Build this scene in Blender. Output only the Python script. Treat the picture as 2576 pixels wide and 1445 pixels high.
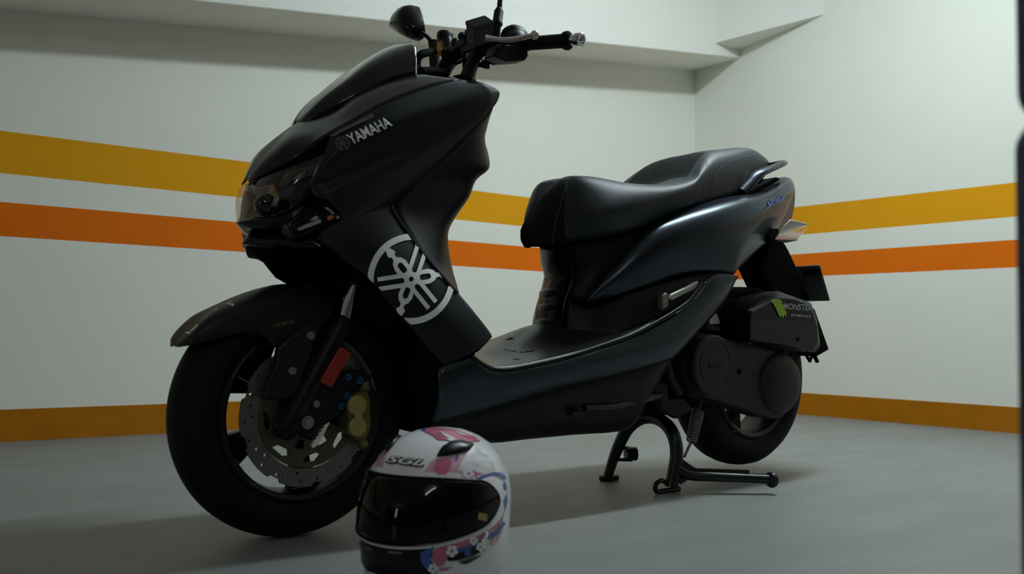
import bpy, bmesh, math, random
from mathutils import Vector, Matrix
from mathutils.bvhtree import BVHTree
from mathutils.geometry import delaunay_2d_cdt
for o in list(bpy.data.objects): bpy.data.objects.remove(o)
SC = bpy.context.scene
COL = SC.collection
random.seed(4)
V = Vector
PI = math.pi

# ------------------------------------------------------------------ camera, world, lamps, exposure
W, H, F = 2576.0, 1445.0, 2255.18
CAM = V((-0.7508, -1.7229, 0.4121))
def _basis(yaw, pitch, roll):
    f = V((math.sin(yaw)*math.cos(pitch), math.cos(yaw)*math.cos(pitch), math.sin(pitch)))
    r = V((math.cos(yaw), -math.sin(yaw), 0)); u = r.cross(f)
    return r*math.cos(roll)+u*math.sin(roll), -r*math.sin(roll)+u*math.cos(roll), f
CR, CU, CF = _basis(0.64833, 0.05111, 0.01357)
cd = bpy.data.cameras.new('camera'); cam = bpy.data.objects.new('camera', cd); COL.objects.link(cam)
cam.matrix_world = Matrix(((CR.x, CU.x, -CF.x, CAM.x), (CR.y, CU.y, -CF.y, CAM.y), (CR.z, CU.z, -CF.z, CAM.z), (0, 0, 0, 1)))
cd.sensor_width = 36.0; cd.lens = F/W*36.0; cd.clip_start = 0.02
cd.dof.use_dof = True; cd.dof.focus_distance = 2.25; cd.dof.aperture_fstop = 4.2
SC.camera = cam
SC.view_settings.view_transform = 'Standard'; SC.view_settings.look = 'None'
SC.view_settings.gamma = 1.0; SC.view_settings.use_curve_mapping = False
SC.view_settings.exposure = 0.0
wd = bpy.data.worlds.new('world'); SC.world = wd; wd.use_nodes = True
wd.node_tree.nodes['Background'].inputs[0].default_value = (1.0, 0.92, 0.76, 1)
wd.node_tree.nodes['Background'].inputs[1].default_value = 0.025
TUBE_POWER = 104.0            # emission of the overhead tube
FILL_POWER = 22.0           # emission of the lamp behind the camera
LAMP_X0, LAMP_X1, LAMP_Y, LAMP_Z = 1.25, 2.45, -0.28, 2.69

# ------------------------------------------------------------------ pixel <-> world helpers
def ray(x, y): return CF+CR*((x-W/2)/F)-CU*((y-H/2)/F)
def S(x, y, lat):                     # point of the lengthwise plane at sideways offset lat
    d = ray(x, y); return CAM+d*((lat-CAM.y)/d.y)
def FL(x, y, z=0.0):
    d = ray(x, y); return CAM+d*((z-CAM.z)/d.z)
def PLN(x, y, n, dist):
    d = ray(x, y); return CAM+d*((dist-CAM.dot(n))/d.dot(n))

# ------------------------------------------------------------------ materials
def nd(m, t): return m.node_tree.nodes.new(t)
def mat(name, col, rough=.5, metal=0.0, spec=.5, coat=0.0, noise=0.0, nscale=40.0, bump=0.0, bscale=200.0, emit=None, sheen=0):
    m = bpy.data.materials.new(name); m.use_nodes = True
    b = m.node_tree.nodes['Principled BSDF']; L = m.node_tree.links
    b.inputs['Base Color'].default_value = (*col, 1); b.inputs['Roughness'].default_value = rough
    b.inputs['Metallic'].default_value = metal; b.inputs['Specular IOR Level'].default_value = spec
    b.inputs['Coat Weight'].default_value = coat; b.inputs['Coat Roughness'].default_value = .05
    tc = nd(m, 'ShaderNodeTexCoord')
    if noise > 0:
        n = nd(m, 'ShaderNodeTexNoise'); n.inputs['Scale'].default_value = nscale; n.inputs['Detail'].default_value = 6
        L.new(tc.outputs['Object'], n.inputs['Vector'])
        r = nd(m, 'ShaderNodeMapRange'); r.inputs['To Min'].default_value = 1-noise; r.inputs['To Max'].default_value = 1+noise
        L.new(n.outputs['Fac'], r.inputs['Value'])
        x = nd(m, 'ShaderNodeVectorMath'); x.operation = 'SCALE'; x.inputs[0].default_value = col
        L.new(r.outputs['Result'], x.inputs['Scale']); L.new(x.outputs['Vector'], b.inputs['Base Color'])
    if bump > 0:
        n2 = nd(m, 'ShaderNodeTexNoise'); n2.inputs['Scale'].default_value = bscale; n2.inputs['Detail'].default_value = 3
        L.new(tc.outputs['Object'], n2.inputs['Vector'])
        bp = nd(m, 'ShaderNodeBump'); bp.inputs['Strength'].default_value = bump; bp.inputs['Distance'].default_value = .001
        L.new(n2.outputs['Fac'], bp.inputs['Height']); L.new(bp.outputs['Normal'], b.inputs['Normal'])
    if emit: b.inputs['Emission Color'].default_value = (*emit[0], 1); b.inputs['Emission Strength'].default_value = emit[1]
    return m
def clear_mat(name, tint, gloss=.08, rough=.03):
    m = bpy.data.materials.new(name); m.use_nodes = True; nt = m.node_tree; nt.nodes.clear()
    o = nd(m, 'ShaderNodeOutputMaterial'); t = nd(m, 'ShaderNodeBsdfTransparent'); t.inputs[0].default_value = (*tint, 1)
    g = nd(m, 'ShaderNodeBsdfGlossy'); g.inputs['Roughness'].default_value = rough
    fr = nd(m, 'ShaderNodeLayerWeight'); fr.inputs['Blend'].default_value = .25
    mr = nd(m, 'ShaderNodeMapRange'); mr.inputs['To Min'].default_value = gloss; mr.inputs['To Max'].default_value = .38
    mx = nd(m, 'ShaderNodeMixShader'); L = nt.links
    L.new(fr.outputs['Facing'], mr.inputs['Value']); L.new(mr.outputs['Result'], mx.inputs[0])
    L.new(t.outputs[0], mx.inputs[1]); L.new(g.outputs[0], mx.inputs[2]); L.new(mx.outputs[0], o.inputs[0])
    return m
M = dict(
 wall=mat('wall_paint', (.87, .86, .77), .75, noise=.025, nscale=3, bump=.15, bscale=90),
 yellow=mat('yellow_paint', (.80, .36, .006), .75, spec=.15, noise=.04, nscale=5),
 orange=mat('orange_paint', (.82, .17, .003), .75, spec=.15, noise=.04, nscale=5),
 ochre=mat('ochre_baseboard_paint', (.44, .155, .003), .7, spec=.15, noise=.18, nscale=9),
 conc=mat('beam_paint', (.87, .86, .79), .8, noise=.02, nscale=3),
 matte=mat('matte_navy_black_paint', (.0075, .0095, .0115), .45, spec=.28, noise=.06, nscale=300),
 gloss=mat('gloss_black_plastic', (.0025, .0025, .0027), .18, spec=.4),
 satin=mat('satin_black_plastic', (.0042, .0042, .0044), .42, spec=.22),
 inner=mat('dark_inner_plastic', (.002, .002, .002), .8, spec=.08),
 floorp=mat('black_floorboard_plastic', (.012, .0115, .011), .30, spec=.5),
 grey=mat('gunmetal_paint', (.044, .053, .067), .28, metal=.78, spec=.5, noise=.05, nscale=400),
 smoke=mat('smoked_screen', (.007, .0068, .006), .10, spec=.55),
 seat=mat('seat_vinyl', (.013, .018, .024), .50, spec=.5, bump=.25, bscale=500),
 seatmat=mat('matte_seat_fabric', (.007, .007, .0075), .75, spec=.2, bump=.3, bscale=600),
 stitch=mat('seat_stitching', (.09, .092, .10), .7),
 rubber=mat('tyre_rubber', (.0042, .0044, .005), .65, spec=.18),
 rim=mat('black_rim_paint', (.003, .003, .0035), .4, spec=.2),
 blue=mat('blue_rim_tape', (.0035, .0045, .014), .35),
 disc=mat('brushed_steel_disc', (.17, .165, .15), .5, metal=.85),
 carrier=mat('bronze_disc_carrier', (.10, .095, .07), .5, metal=.8),
 chrome=mat('chrome', (.75, .75, .74), .12, metal=1.0),
 alu=mat('cast_aluminium', (.40, .40, .38), .42, metal=.8),
 steel=mat('dull_steel', (.25, .24, .21), .45, metal=.8),
 gold=mat('gold_anodised', (.36, .29, .085), .45, metal=.5),
 golddark=mat('dark_gold', (.15, .115, .03), .5, metal=.5),
 bluebolt=mat('blue_titanium', (.02, .12, .28), .35, metal=.6),
 red=mat('red_reflector', (.30, .028, .016), .25),
 amber=mat('amber_plastic', (.60, .13, .02), .3),
 yfluid=mat('yellow_fluid', (.55, .32, .03), .3),
 casing=mat('grey_black_engine_casing', (.010, .0098, .0095), .55, metal=.2, bump=.3, bscale=300),
 airbox=mat('airbox_plastic', (.012, .0115, .011), .50, spec=.4, bump=.3, bscale=300),
 silver=mat('silver_sticker', (.88, .90, .86), .5),
 silverdim=mat('dim_silver_sticker', (.10, .105, .105), .5),
 white=mat('white_sticker', (.50, .52, .52), .5),
 navy=mat('navy_badge', (.05, .07, .34), .3, metal=.3),
 lime=mat('lime_sticker', (.32, .55, .03), .5, noise=.25, nscale=160),
 ytext=mat('yellow_sticker', (.22, .18, .03), .6),
 plate=mat('plate_back', (.055, .062, .060), .5),
 pearl=mat('pearl_grip', (.62, .58, .55), .22, metal=.4),
 lens=clear_mat('clear_lens', (.92, .89, .82), .03),
 stand=mat('black_stand_enamel', (.003, .0035, .0045), .35, spec=.5),
 hwhite=mat('white_helmet_gloss', (.78, .78, .81), .22, coat=.4),
 hpink=mat('pink_helmet_graphic', (.52, .13, .22), .25, coat=.4, noise=.12, nscale=50),
 hpink2=mat('pale_pink_graphic', (.62, .36, .44), .25, coat=.4, noise=.25, nscale=40),
 hblue=mat('blue_helmet_graphic', (.02, .085, .33), .25, coat=.4),
 hblack=mat('black_helmet_gloss', (.004, .004, .0045), .3, spec=.25),
 hline=mat('grey_feather_line', (.13, .13, .14), .4),
 hteal=mat('dark_teal_graphic', (.012, .035, .06), .25),
 visor=mat('dark_visor', (.002, .002, .002), .04, spec=.22),
 lining=mat('black_lining', (.006, .006, .007), .9),
 post=mat('navy_pad', (.055, .065, .11), .8, noise=.1, nscale=30),
 tube=mat('fluorescent_tube', (.8, .8, .8), .5, emit=((.83, .99, 1.06), TUBE_POWER)),
 tube2=mat('lamp_diffuser', (.8, .8, .8), .5, emit=((1.0, .96, .97), FILL_POWER)),
 tube3=mat('added_column_glow', (.8, .8, .8), .5, emit=((.85, .9, 1.0), 9)),
 housing=mat('lamp_housing', (.7, .7, .7), .4),
)
def floor_mat():
    m = bpy.data.materials.new('grey_epoxy_floor'); m.use_nodes = True; L = m.node_tree.links
    b = m.node_tree.nodes['Principled BSDF']; tc = nd(m, 'ShaderNodeTexCoord')
    n = nd(m, 'ShaderNodeTexNoise'); n.inputs['Scale'].default_value = 2.2; n.inputs['Detail'].default_value = 8
    mp = nd(m, 'ShaderNodeMapping'); mp.inputs['Rotation'].default_value = (0, 0, .3); mp.inputs['Scale'].default_value = (1, 3.5, 1)
    L.new(tc.outputs['Object'], mp.inputs['Vector']); L.new(mp.outputs['Vector'], n.inputs['Vector'])
    r = nd(m, 'ShaderNodeValToRGB'); r.color_ramp.elements[0].position = .32; r.color_ramp.elements[1].position = .68
    r.color_ramp.elements[0].color = (.205, .216, .202, 1); r.color_ramp.elements[1].color = (.246, .257, .242, 1)
    L.new(n.outputs['Fac'], r.inputs['Fac'])
    v = nd(m, 'ShaderNodeTexVoronoi'); v.inputs['Scale'].default_value = 1.6; v.feature = 'DISTANCE_TO_EDGE'
    mp2 = nd(m, 'ShaderNodeMapping'); mp2.inputs['Rotation'].default_value = (0, 0, .9); mp2.inputs['Scale'].default_value = (.7, 2.2, 1)
    L.new(tc.outputs['Object'], mp2.inputs['Vector']); L.new(mp2.outputs['Vector'], v.inputs['Vector'])
    r2 = nd(m, 'ShaderNodeMapRange'); r2.inputs['From Min'].default_value = 0; r2.inputs['From Max'].default_value = .006
    r2.inputs['To Min'].default_value = .93; r2.inputs['To Max'].default_value = 1
    L.new(v.outputs['Distance'], r2.inputs['Value'])
    s = nd(m, 'ShaderNodeVectorMath'); s.operation = 'SCALE'; L.new(r.outputs['Color'], s.inputs[0]); L.new(r2.outputs['Result'], s.inputs['Scale'])
    L.new(s.outputs['Vector'], b.inputs['Base Color'])
    b.inputs['Roughness'].default_value = .48; b.inputs['Specular IOR Level'].default_value = .35
    return m
M['floor'] = floor_mat()

# ------------------------------------------------------------------ mesh builder
ORG = {}
def root(name, loc, label, cat, group=None):
    o = bpy.data.objects.new(name, None); COL.objects.link(o); o.location = loc; o.empty_display_size = .1
    o['label'] = label; o['category'] = cat
    if group: o['group'] = group
    ORG[o.name] = V(loc); return o
def crs(p, n):                        # Catmull-Rom resampling of a polyline, n steps per segment
    if len(p) < 2 or n <= 1: return list(p)
    out = []
    for i in range(len(p)-1):
        a = p[i-1] if i > 0 else p[0]*2-p[1]; b = p[i]; c = p[i+1]; d = p[i+2] if i+2 < len(p) else p[-1]*2-p[-2]
        for k in range(n):
            t = k/n
            out.append(.5*((2*b)+(c-a)*t+(2*a-5*b+4*c-d)*t*t+(3*b-a-3*c+d)*t**3))
    out.append(p[-1].copy()); return out
def lin(p, n):
    out = []
    for i in range(len(p)-1):
        for k in range(n): out.append(p[i].lerp(p[i+1], k/n))
    out.append(p[-1].copy()); return out
class MB:
    def __init__(s): s.v = []; s.f = []; s.m = []
    def add(s, vs, fs, mi=0):
        o = len(s.v); s.v += [V(v) for v in vs]; s.f += [[i+o for i in f] for f in fs]; s.m += [mi]*len(fs); return s
    def grid(s, rows, mi=0, close=False):
        n = len(rows[0]); vs = [p for r in rows for p in r]; fs = []
        for i in range(len(rows)-1):
            for j in range(n if close else n-1):
                k = (j+1) % n
                fs.append([i*n+j, i*n+k, (i+1)*n+k, (i+1)*n+j])
        return s.add(vs, fs, mi)
    def ribbon(s, rows, bulge=0.0, nt=8, ns=3, mi=0, smooth=True):
        A = [S(*r[0]) for r in rows]; B = [S(*r[1]) for r in rows]
        A = crs(A, ns) if smooth else lin(A, ns); B = crs(B, ns) if smooth else lin(B, ns)
        R = []
        for a, b in zip(A, B): R.append([a.lerp(b, t/nt)+V((0, -bulge*math.sin(PI*t/nt), 0)) for t in range(nt+1)])
        return s.grid(R, mi)
    def sym(s, rows, nt=8, ns=3, mi=0, smooth=True, lin_rows=False):
        # rows: control points from the left edge to the centre line; mirrored to the right
        R = []
        for r in rows:
            p = [V(q) for q in r]
            R.append(p+[V((q.x, -q.y, q.z)) for q in reversed(p[:-1])] if abs(p[-1].y) < 1e-6 else p+[V((q.x, -q.y, q.z)) for q in reversed(p)])
        R = [lin(r, nt) if lin_rows else crs(r, nt) for r in R]
        cols = list(zip(*R)); cols = [(crs if smooth else lin)(list(c), ns) for c in cols]
        return s.grid([list(r) for r in zip(*cols)], mi)
    def tube(s, pts, rad, n=12, mi=0, flat=1.0, flatdir=None, sm=1, cap=True):
        pts = [V(p) for p in pts]
        if not isinstance(rad, (list, tuple)): rad = [rad]*len(pts)
        if sm > 1:
            rr = [V((r, 0, 0)) for r in rad]; pts = crs(pts, sm); rad = [q.x for q in crs(rr, sm)]
        rows = []; up = None
        for i, p in enumerate(pts):
            t = (pts[min(i+1, len(pts)-1)]-pts[max(i-1, 0)]).normalized()
            if up is None:
                up = V(flatdir) if flatdir else (V((0, 0, 1)) if abs(t.z) < .9 else V((1, 0, 0)))
            up = (up-t*up.dot(t)).normalized(); sd = t.cross(up)
            rows.append([p+(up*math.cos(a)*flat+sd*math.sin(a))*rad[i] for a in [2*PI*k/n for k in range(n)]])
        o = len(s.v); s.grid(rows, mi, True)
        if cap: s.f += [[o+k for k in range(n)][::-1], [o+(len(rows)-1)*n+k for k in range(n)]]; s.m += [mi, mi]
        return s
    def lathe(s, c, ax, prof, n=24, mi=0):        # prof: (distance along axis, radius)
        c = V(c); ax = V(ax).normalized(); u = ax.orthogonal().normalized(); w = ax.cross(u)
        rows = [[c+ax*d+(u*math.cos(a)+w*math.sin(a))*max(r, 1e-5) for a in [2*PI*k/n for k in range(n)]] for d, r in prof]
        return s.grid(rows, mi, True)
    def box(s, c, sx, sy, sz, mi=0, rot=None, ch=.0):
        c = V(c); R = rot or Matrix.Identity(3); h = (sx/2, sy/2, sz/2)
        vs = [c+R@V((a*h[0], b*h[1], d*h[2])) for a in (-1, 1) for b in (-1, 1) for d in (-1, 1)]
        return s.add(vs, [[0, 1, 3, 2], [4, 6, 7, 5], [0, 4, 5, 1], [2, 3, 7, 6], [0, 2, 6, 4], [1, 5, 7, 3]], mi)
    def prism(s, poly, lat0, lat1, mi=0, shrink=1.0):
        # outline in pixels at lat0, carried sideways to lat1; shrink scales the near face
        P = [S(x, y, lat0) for x, y in poly]; c = sum(P, V())/len(P)
        A = [c+(p-c)*shrink for p in P]; B = [V((p.x, lat1, p.z)) for p in P]
        n = len(P); s.add(A+B, [list(range(n)), list(range(2*n-1, n-1, -1))]+[[i, i+n, (i+1) % n+n, (i+1) % n] for i in range(n)], mi); return s
    def loft(s, loops, mi=0, caps=True):
        o = len(s.v); n = len(loops[0]); s.grid(loops, mi, True)
        if caps: s.f += [[o+k for k in range(n)][::-1], [o+(len(loops)-1)*n+k for k in range(n)]]; s.m += [mi, mi]
        return s
    def ball(s, c, r, n=14, mi=0, sc=(1, 1, 1)):
        c = V(c); rows = []
        for i in range(n//2+1):
            a = PI*i/(n//2)
            rows.append([c+V((math.sin(a)*math.cos(b)*sc[0], math.sin(a)*math.sin(b)*sc[1], math.cos(a)*sc[2]))*max(r, 1e-5) for b in [2*PI*k/n for k in range(n)]])
        return s.grid(rows, mi, True)
    def mirror(s):
        t = MB(); t.v = [V((v.x, -v.y, v.z)) for v in s.v]; t.f = [f[::-1] for f in s.f]; t.m = list(s.m); return t
    def xf(s, mtx): s.v = [mtx@v for v in s.v]; return s
    def join(s, t): o = len(s.v); s.v += t.v; s.f += [[i+o for i in f] for f in t.f]; s.m += t.m; return s
    def bvh(s): return BVHTree.FromPolygons(s.v, s.f)
    def build(s, name, mats, parent=None, thick=0, bevel=0, ang=38, sub=0, label=None, seg=2):
        if not isinstance(mats, (list, tuple)): mats = [mats]
        me = bpy.data.meshes.new(name); p = parent; org = V((0, 0, 0)); top = parent
        while top is not None and top.parent is not None: top = top.parent
        if top is not None: org = ORG[top.name]
        me.from_pydata([v-org for v in s.v], [], s.f)
        for k in mats: me.materials.append(M[k] if isinstance(k, str) else k)
        for i, pl in enumerate(me.polygons): pl.material_index = s.m[i]
        bm = bmesh.new(); bm.from_mesh(me); bmesh.ops.remove_doubles(bm, verts=bm.verts, dist=1e-6)
        bmesh.ops.recalc_face_normals(bm, faces=bm.faces); bm.to_mesh(me); bm.free()
        me.polygons.foreach_set('use_smooth', [True]*len(me.polygons)); me.set_sharp_from_angle(angle=math.radians(ang))
        o = bpy.data.objects.new(name, me); COL.objects.link(o)
        if parent is not None: o.parent = parent
        if thick: md = o.modifiers.new('thickness', 'SOLIDIFY'); md.thickness = thick; md.offset = 0
        if bevel:
            md = o.modifiers.new('bevel', 'BEVEL'); md.width = bevel; md.segments = seg; md.limit_method = 'ANGLE'; md.angle_limit = math.radians(32); md.harden_normals = False
        if sub: md = o.modifiers.new('sub', 'SUBSURF'); md.levels = sub; md.render_levels = sub
        if label: o['label'] = label
        return o
def inside(p, poly):
    c = False; n = len(poly); j = n-1
    for i in range(n):
        a, b = poly[i], poly[j]
        if (a[1] > p[1]) != (b[1] > p[1]) and p[0] < (b[0]-a[0])*(p[1]-a[1])/(b[1]-a[1])+a[0]: c = not c
        j = i
    return c
def cdt(vs, fs, polys):
    es = [(f[i], f[(i+1) % len(f)]) for f in fs for i in range(len(f))]
    r = delaunay_2d_cdt(vs, es, [], 0, 1e-6); v = r[0]; out = []
    for f in r[2]:
        c = (v[f[0]]+v[f[1]]+v[f[2]])/3
        if inside(c, polys[0]) and not any(inside(c, h) for h in polys[1:]): out.append(list(f))
    return [V((q.x, q.y)) for q in v], out
def fill2d(polys, step):                # triangles of a set of 2-D outlines (holes left open), with inner points
    vs = []; es = []; fs = []
    for p in polys:
        q = []
        for i in range(len(p)):
            a = V(p[i]); b = V(p[(i+1) % len(p)]); n = max(1, int((b-a).length/step))
            q += [a.lerp(b, k/n) for k in range(n)]
        o = len(vs); vs += q; fs.append([o+i for i in range(len(q))])
    xs = [v.x for v in vs]; ys = [v.y for v in vs]
    x = min(xs)+step*.5
    while x < max(xs):
        y = min(ys)+step*.5
        while y < max(ys): vs.append(V((x+.13*step*math.sin(y), y+.13*step*math.cos(x)))); y += step
        x += step
    return cdt(vs, fs, polys)
def decal(bvhs, polylists, off=.0016, step=7, mb=None, mi=0, mp=None):
    # lays flat outlines on a surface; every set in polylists is one shape with its holes
    mb = mb or MB()
    if not isinstance(bvhs, list): bvhs = [bvhs]
    for polys in polylists:
        st = step
        vs, fs = fill2d(polys, st); P = []
        for v in vs:
            x, y = mp(v) if mp else (v.x, v.y)
            d = ray(x, y).normalized(); best = None
            for b in bvhs:
                h = b.ray_cast(CAM, d)
                if h[0] is not None and (best is None or h[3] < best[3]): best = h
            if best is None: P.append(None)
            else:
                nrm = best[1] if best[1].dot(d) < 0 else -best[1]
                P.append(best[0]+nrm*off)
        ix = {}; vv = []
        for i, p in enumerate(P):
            if p is not None: ix[i] = len(vv); vv.append(p)
        ff = []
        for f in fs:
            if all(i in ix for i in f):
                q = [ix[i] for i in f]
                if max((vv[q[0]]-vv[q[1]]).length, (vv[q[1]]-vv[q[2]]).length, (vv[q[2]]-vv[q[0]]).length) < .06: ff.append(q)
        mb.add(vv, ff, mi)
    return mb
def text_polys(s, size=1.0, shear=0.0, bold=0.0):      # outlines of a word as 2-D meshes: list of (verts, faces)
    c = bpy.data.curves.new('t', 'FONT'); c.body = s; c.size = size; c.shear = shear; c.offset = bold; c.resolution_u = 4
    o = bpy.data.objects.new('t', c); COL.objects.link(o); dg = bpy.context.evaluated_depsgraph_get(); dg.update()
    me = bpy.data.meshes.new_from_object(o.evaluated_get(dg)); vs = [V((v.co.x, v.co.y)) for v in me.vertices]; fs = [list(p.vertices) for p in me.polygons]
    bpy.data.objects.remove(o); bpy.data.curves.remove(c); bpy.data.meshes.remove(me); return vs, fs
def text_decal(bvhs, s, o, u, v, off=.0018, shear=0.0, bold=0.0, mb=None, mi=0, strong=0):
    # word from pixel o, u = pixel vector of its full width, v = pixel vector of its cap height
    mb = mb or MB(); vs, fs = text_polys(s, 1.0, shear, bold)
    x0 = min(p.x for p in vs); x1 = max(p.x for p in vs); y0 = min(p.y for p in vs); y1 = max(p.y for p in vs)
    if not isinstance(bvhs, list): bvhs = [bvhs]
    P = []
    for p in vs:
        a = (p.x-x0)/(x1-x0); b = (p.y-y0)/(y1-y0)
        d = ray(o[0]+u[0]*a+v[0]*b, o[1]+u[1]*a+v[1]*b).normalized(); best = None
        for bv in bvhs:
            h = bv.ray_cast(CAM, d)
            if h[0] is not None and (best is None or h[3] < best[3]): best = h
        if best is None: P.append(None); continue
        nrm = best[1] if best[1].dot(d) < 0 else -best[1]; P.append(best[0]+nrm*off)
    ix = {}; vv = []
    for i, p in enumerate(P):
        if p is not None: ix[i] = len(vv); vv.append(p)
    mb.add(vv, [[ix[i] for i in f] for f in fs if all(i in ix for i in f)], mi); return mb

# ------------------------------------------------------------------ the setting
AL, DL = -0.0135, 1.9241
NL = V((-math.sin(AL), math.cos(AL), 0)); BR = AL+0.0614; DR = 3.4264; NR = V((math.cos(BR), math.sin(BR), 0))
det = NL.x*NR.y-NL.y*NR.x
CORN = V(((DL*NR.y-NL.y*DR)/det, (NL.x*DR-DL*NR.x)/det, 0))
def WL(x, z, d=DL): return V((x, (d-NL.x*x)/NL.y, z))          # on the left-hand wall (or parallel to it)
def WR(y, z, d=DR): return V(((d-NR.y*y)/NR.x, y, z))
ZC = 2.86
def struct(mb, name, m, **k):
    o = mb.build(name, m, None, **k); o['kind'] = 'structure'; return o
XW0, YW0 = -16.0, -5.5
fl = MB().add([(XW0, YW0, 0), (5.0, YW0, 0), (5.0, 2.2, 0), (XW0, 2.2, 0), (XW0, YW0, -.1), (5.0, YW0, -.1), (5.0, 2.2, -.1), (XW0, 2.2, -.1)],
  [[0, 1, 2, 3], [4, 7, 6, 5], [0, 4, 5, 1], [1, 5, 6, 2], [2, 6, 7, 3], [3, 7, 4, 0]])
struct(fl, 'floor', 'floor')
ce = MB().box((-5.5, -1.65, ZC+.06), 21, 7.7, .12); struct(ce, 'ceiling', 'conc')
hz = [0, .1144, .733, .8559, .9593, 1.1122, ZC]; hm = [0, 0, 1, 0, 2, 0]
def wall(name, pa, pb, nrm):
    mb = MB()
    for k in range(6):
        a, b = pa.copy(), pb.copy()
        q = [V((a.x, a.y, hz[k])), V((b.x, b.y, hz[k])), V((b.x, b.y, hz[k+1])), V((a.x, a.y, hz[k+1]))]
        mb.add(q, [[0, 1, 2, 3]], hm[k])
    q = [V((p.x, p.y, z))+nrm*.12 for p in (pa, pb) for z in (0, ZC)]
    mb.add(q, [[0, 1, 3, 2]], 0)
    struct(mb, name, ['wall', 'orange', 'yellow'])
wall('wall_left', WL(XW0, 0), CORN, NL)
wall('wall_right', CORN, WR(YW0, 0), NR)
def skirting(name, pa, pb, n):
    i = -n*.004; z1 = .1144
    vs = [pa+i, pb+i, pb+i+V((0, 0, z1)), pa+i+V((0, 0, z1)), pa+n*.01, pb+n*.01, pb+n*.01+V((0, 0, z1)), pa+n*.01+V((0, 0, z1))]
    struct(MB().add(vs, [[0, 1, 2, 3], [3, 2, 6, 7], [0, 4, 5, 1], [0, 3, 7, 4], [1, 5, 6, 2]]), name, 'ochre')
skirting('baseboard_left', WL(XW0, 0), CORN, NL); skirting('baseboard_right', CORN, WR(YW0, 0), NR)
# sloping beam along the left-hand wall
BD = 0.3251
def sof(x): return 1.5908+.1253*max(x, -4.5)       # underside rises towards the corner
x0, x1 = XW0, CORN.x+.08
x0 = -4.5
fr = [WL(x, sof(x), DL-BD) for x in (x0, x1)]; bk = [WL(x, sof(x), DL+.02) for x in (x0, x1)]
def up(p): return V((p.x, p.y, ZC+.02))
struct(MB().add([fr[0], fr[1], bk[1], bk[0], up(fr[0]), up(fr[1]), up(bk[1]), up(bk[0])],
  [[0, 1, 2, 3], [0, 4, 5, 1], [4, 7, 6, 5], [0, 3, 7, 4], [1, 5, 6, 2]]), 'trim_1', 'conc', bevel=.006)
# tapering beam end on the right-hand wall
A = PLN(1861, 126, NR, DR); B = PLN(2087, 31, NR, DR); C = PLN(1797, 109, NL, DL-BD)
A2 = A+NR*.02+NL*.02; B2 = B+NR*.012; C2 = C+NL*.02
struct(MB().add([A2, B2, C2, up(A2), up(B2), up(C2)], [[0, 1, 2], [3, 5, 4], [0, 3, 4, 1], [1, 4, 5, 2], [2, 5, 3, 0]]), 'trim_2', 'conc', bevel=.004)

# overhead fluorescent lamps (above the frame, they light the place)
def lamp(x0, x1, y, z, label, m='tube'):
    r = root('fluorescent_lamp', ((x0+x1)/2, y, z), label, 'lamp', None)
    MB().box(((x0+x1)/2, y, (z+ZC)/2+.012), x1-x0+.04, .10, ZC-z-.024).build('housing', 'housing', r, bevel=.006)
    MB().box(((x0+x1)/2, y, z), x1-x0, .11, .022).build('diffuser', m, r)
    return r
lamp(LAMP_X0, LAMP_X1, LAMP_Y, LAMP_Z, 'white fluorescent batten lamp on the ceiling above the scooter')
lamp(-2.5, -1.3, -3.3, LAMP_Z, 'white fluorescent batten lamp on the ceiling behind the camera', 'tube2')
lc = root('added_glow_column', (-8.0, -1.05, 0), 'added tall glowing column, gives the visor its white bar reflection', 'lamp')  # invented column, added unseen so the visor reflects a white bar
MB().box((-8.0, -1.05, .35), .20, .36, .70).build('base', 'housing', lc, bevel=.01)
MB().box((-8.0, -1.05, 1.45), .14, .30, 1.5).build('diffuser', 'tube3', lc)
# ------------------------------------------------------------------ the scooter
SCO = root('motor_scooter', (0.72, 0, 0), 'large matte black and gunmetal maxi scooter parked on its centre stand', 'scooter')
def SX(x, y, x0): return PLN(x, y, V((1, 0, 0)), x0)
def pair(mb, name, m, **k):
    a = mb.build(name, m, SCO, **k); b = mb.mirror().build(name, m, SCO, **k); return a, b
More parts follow.
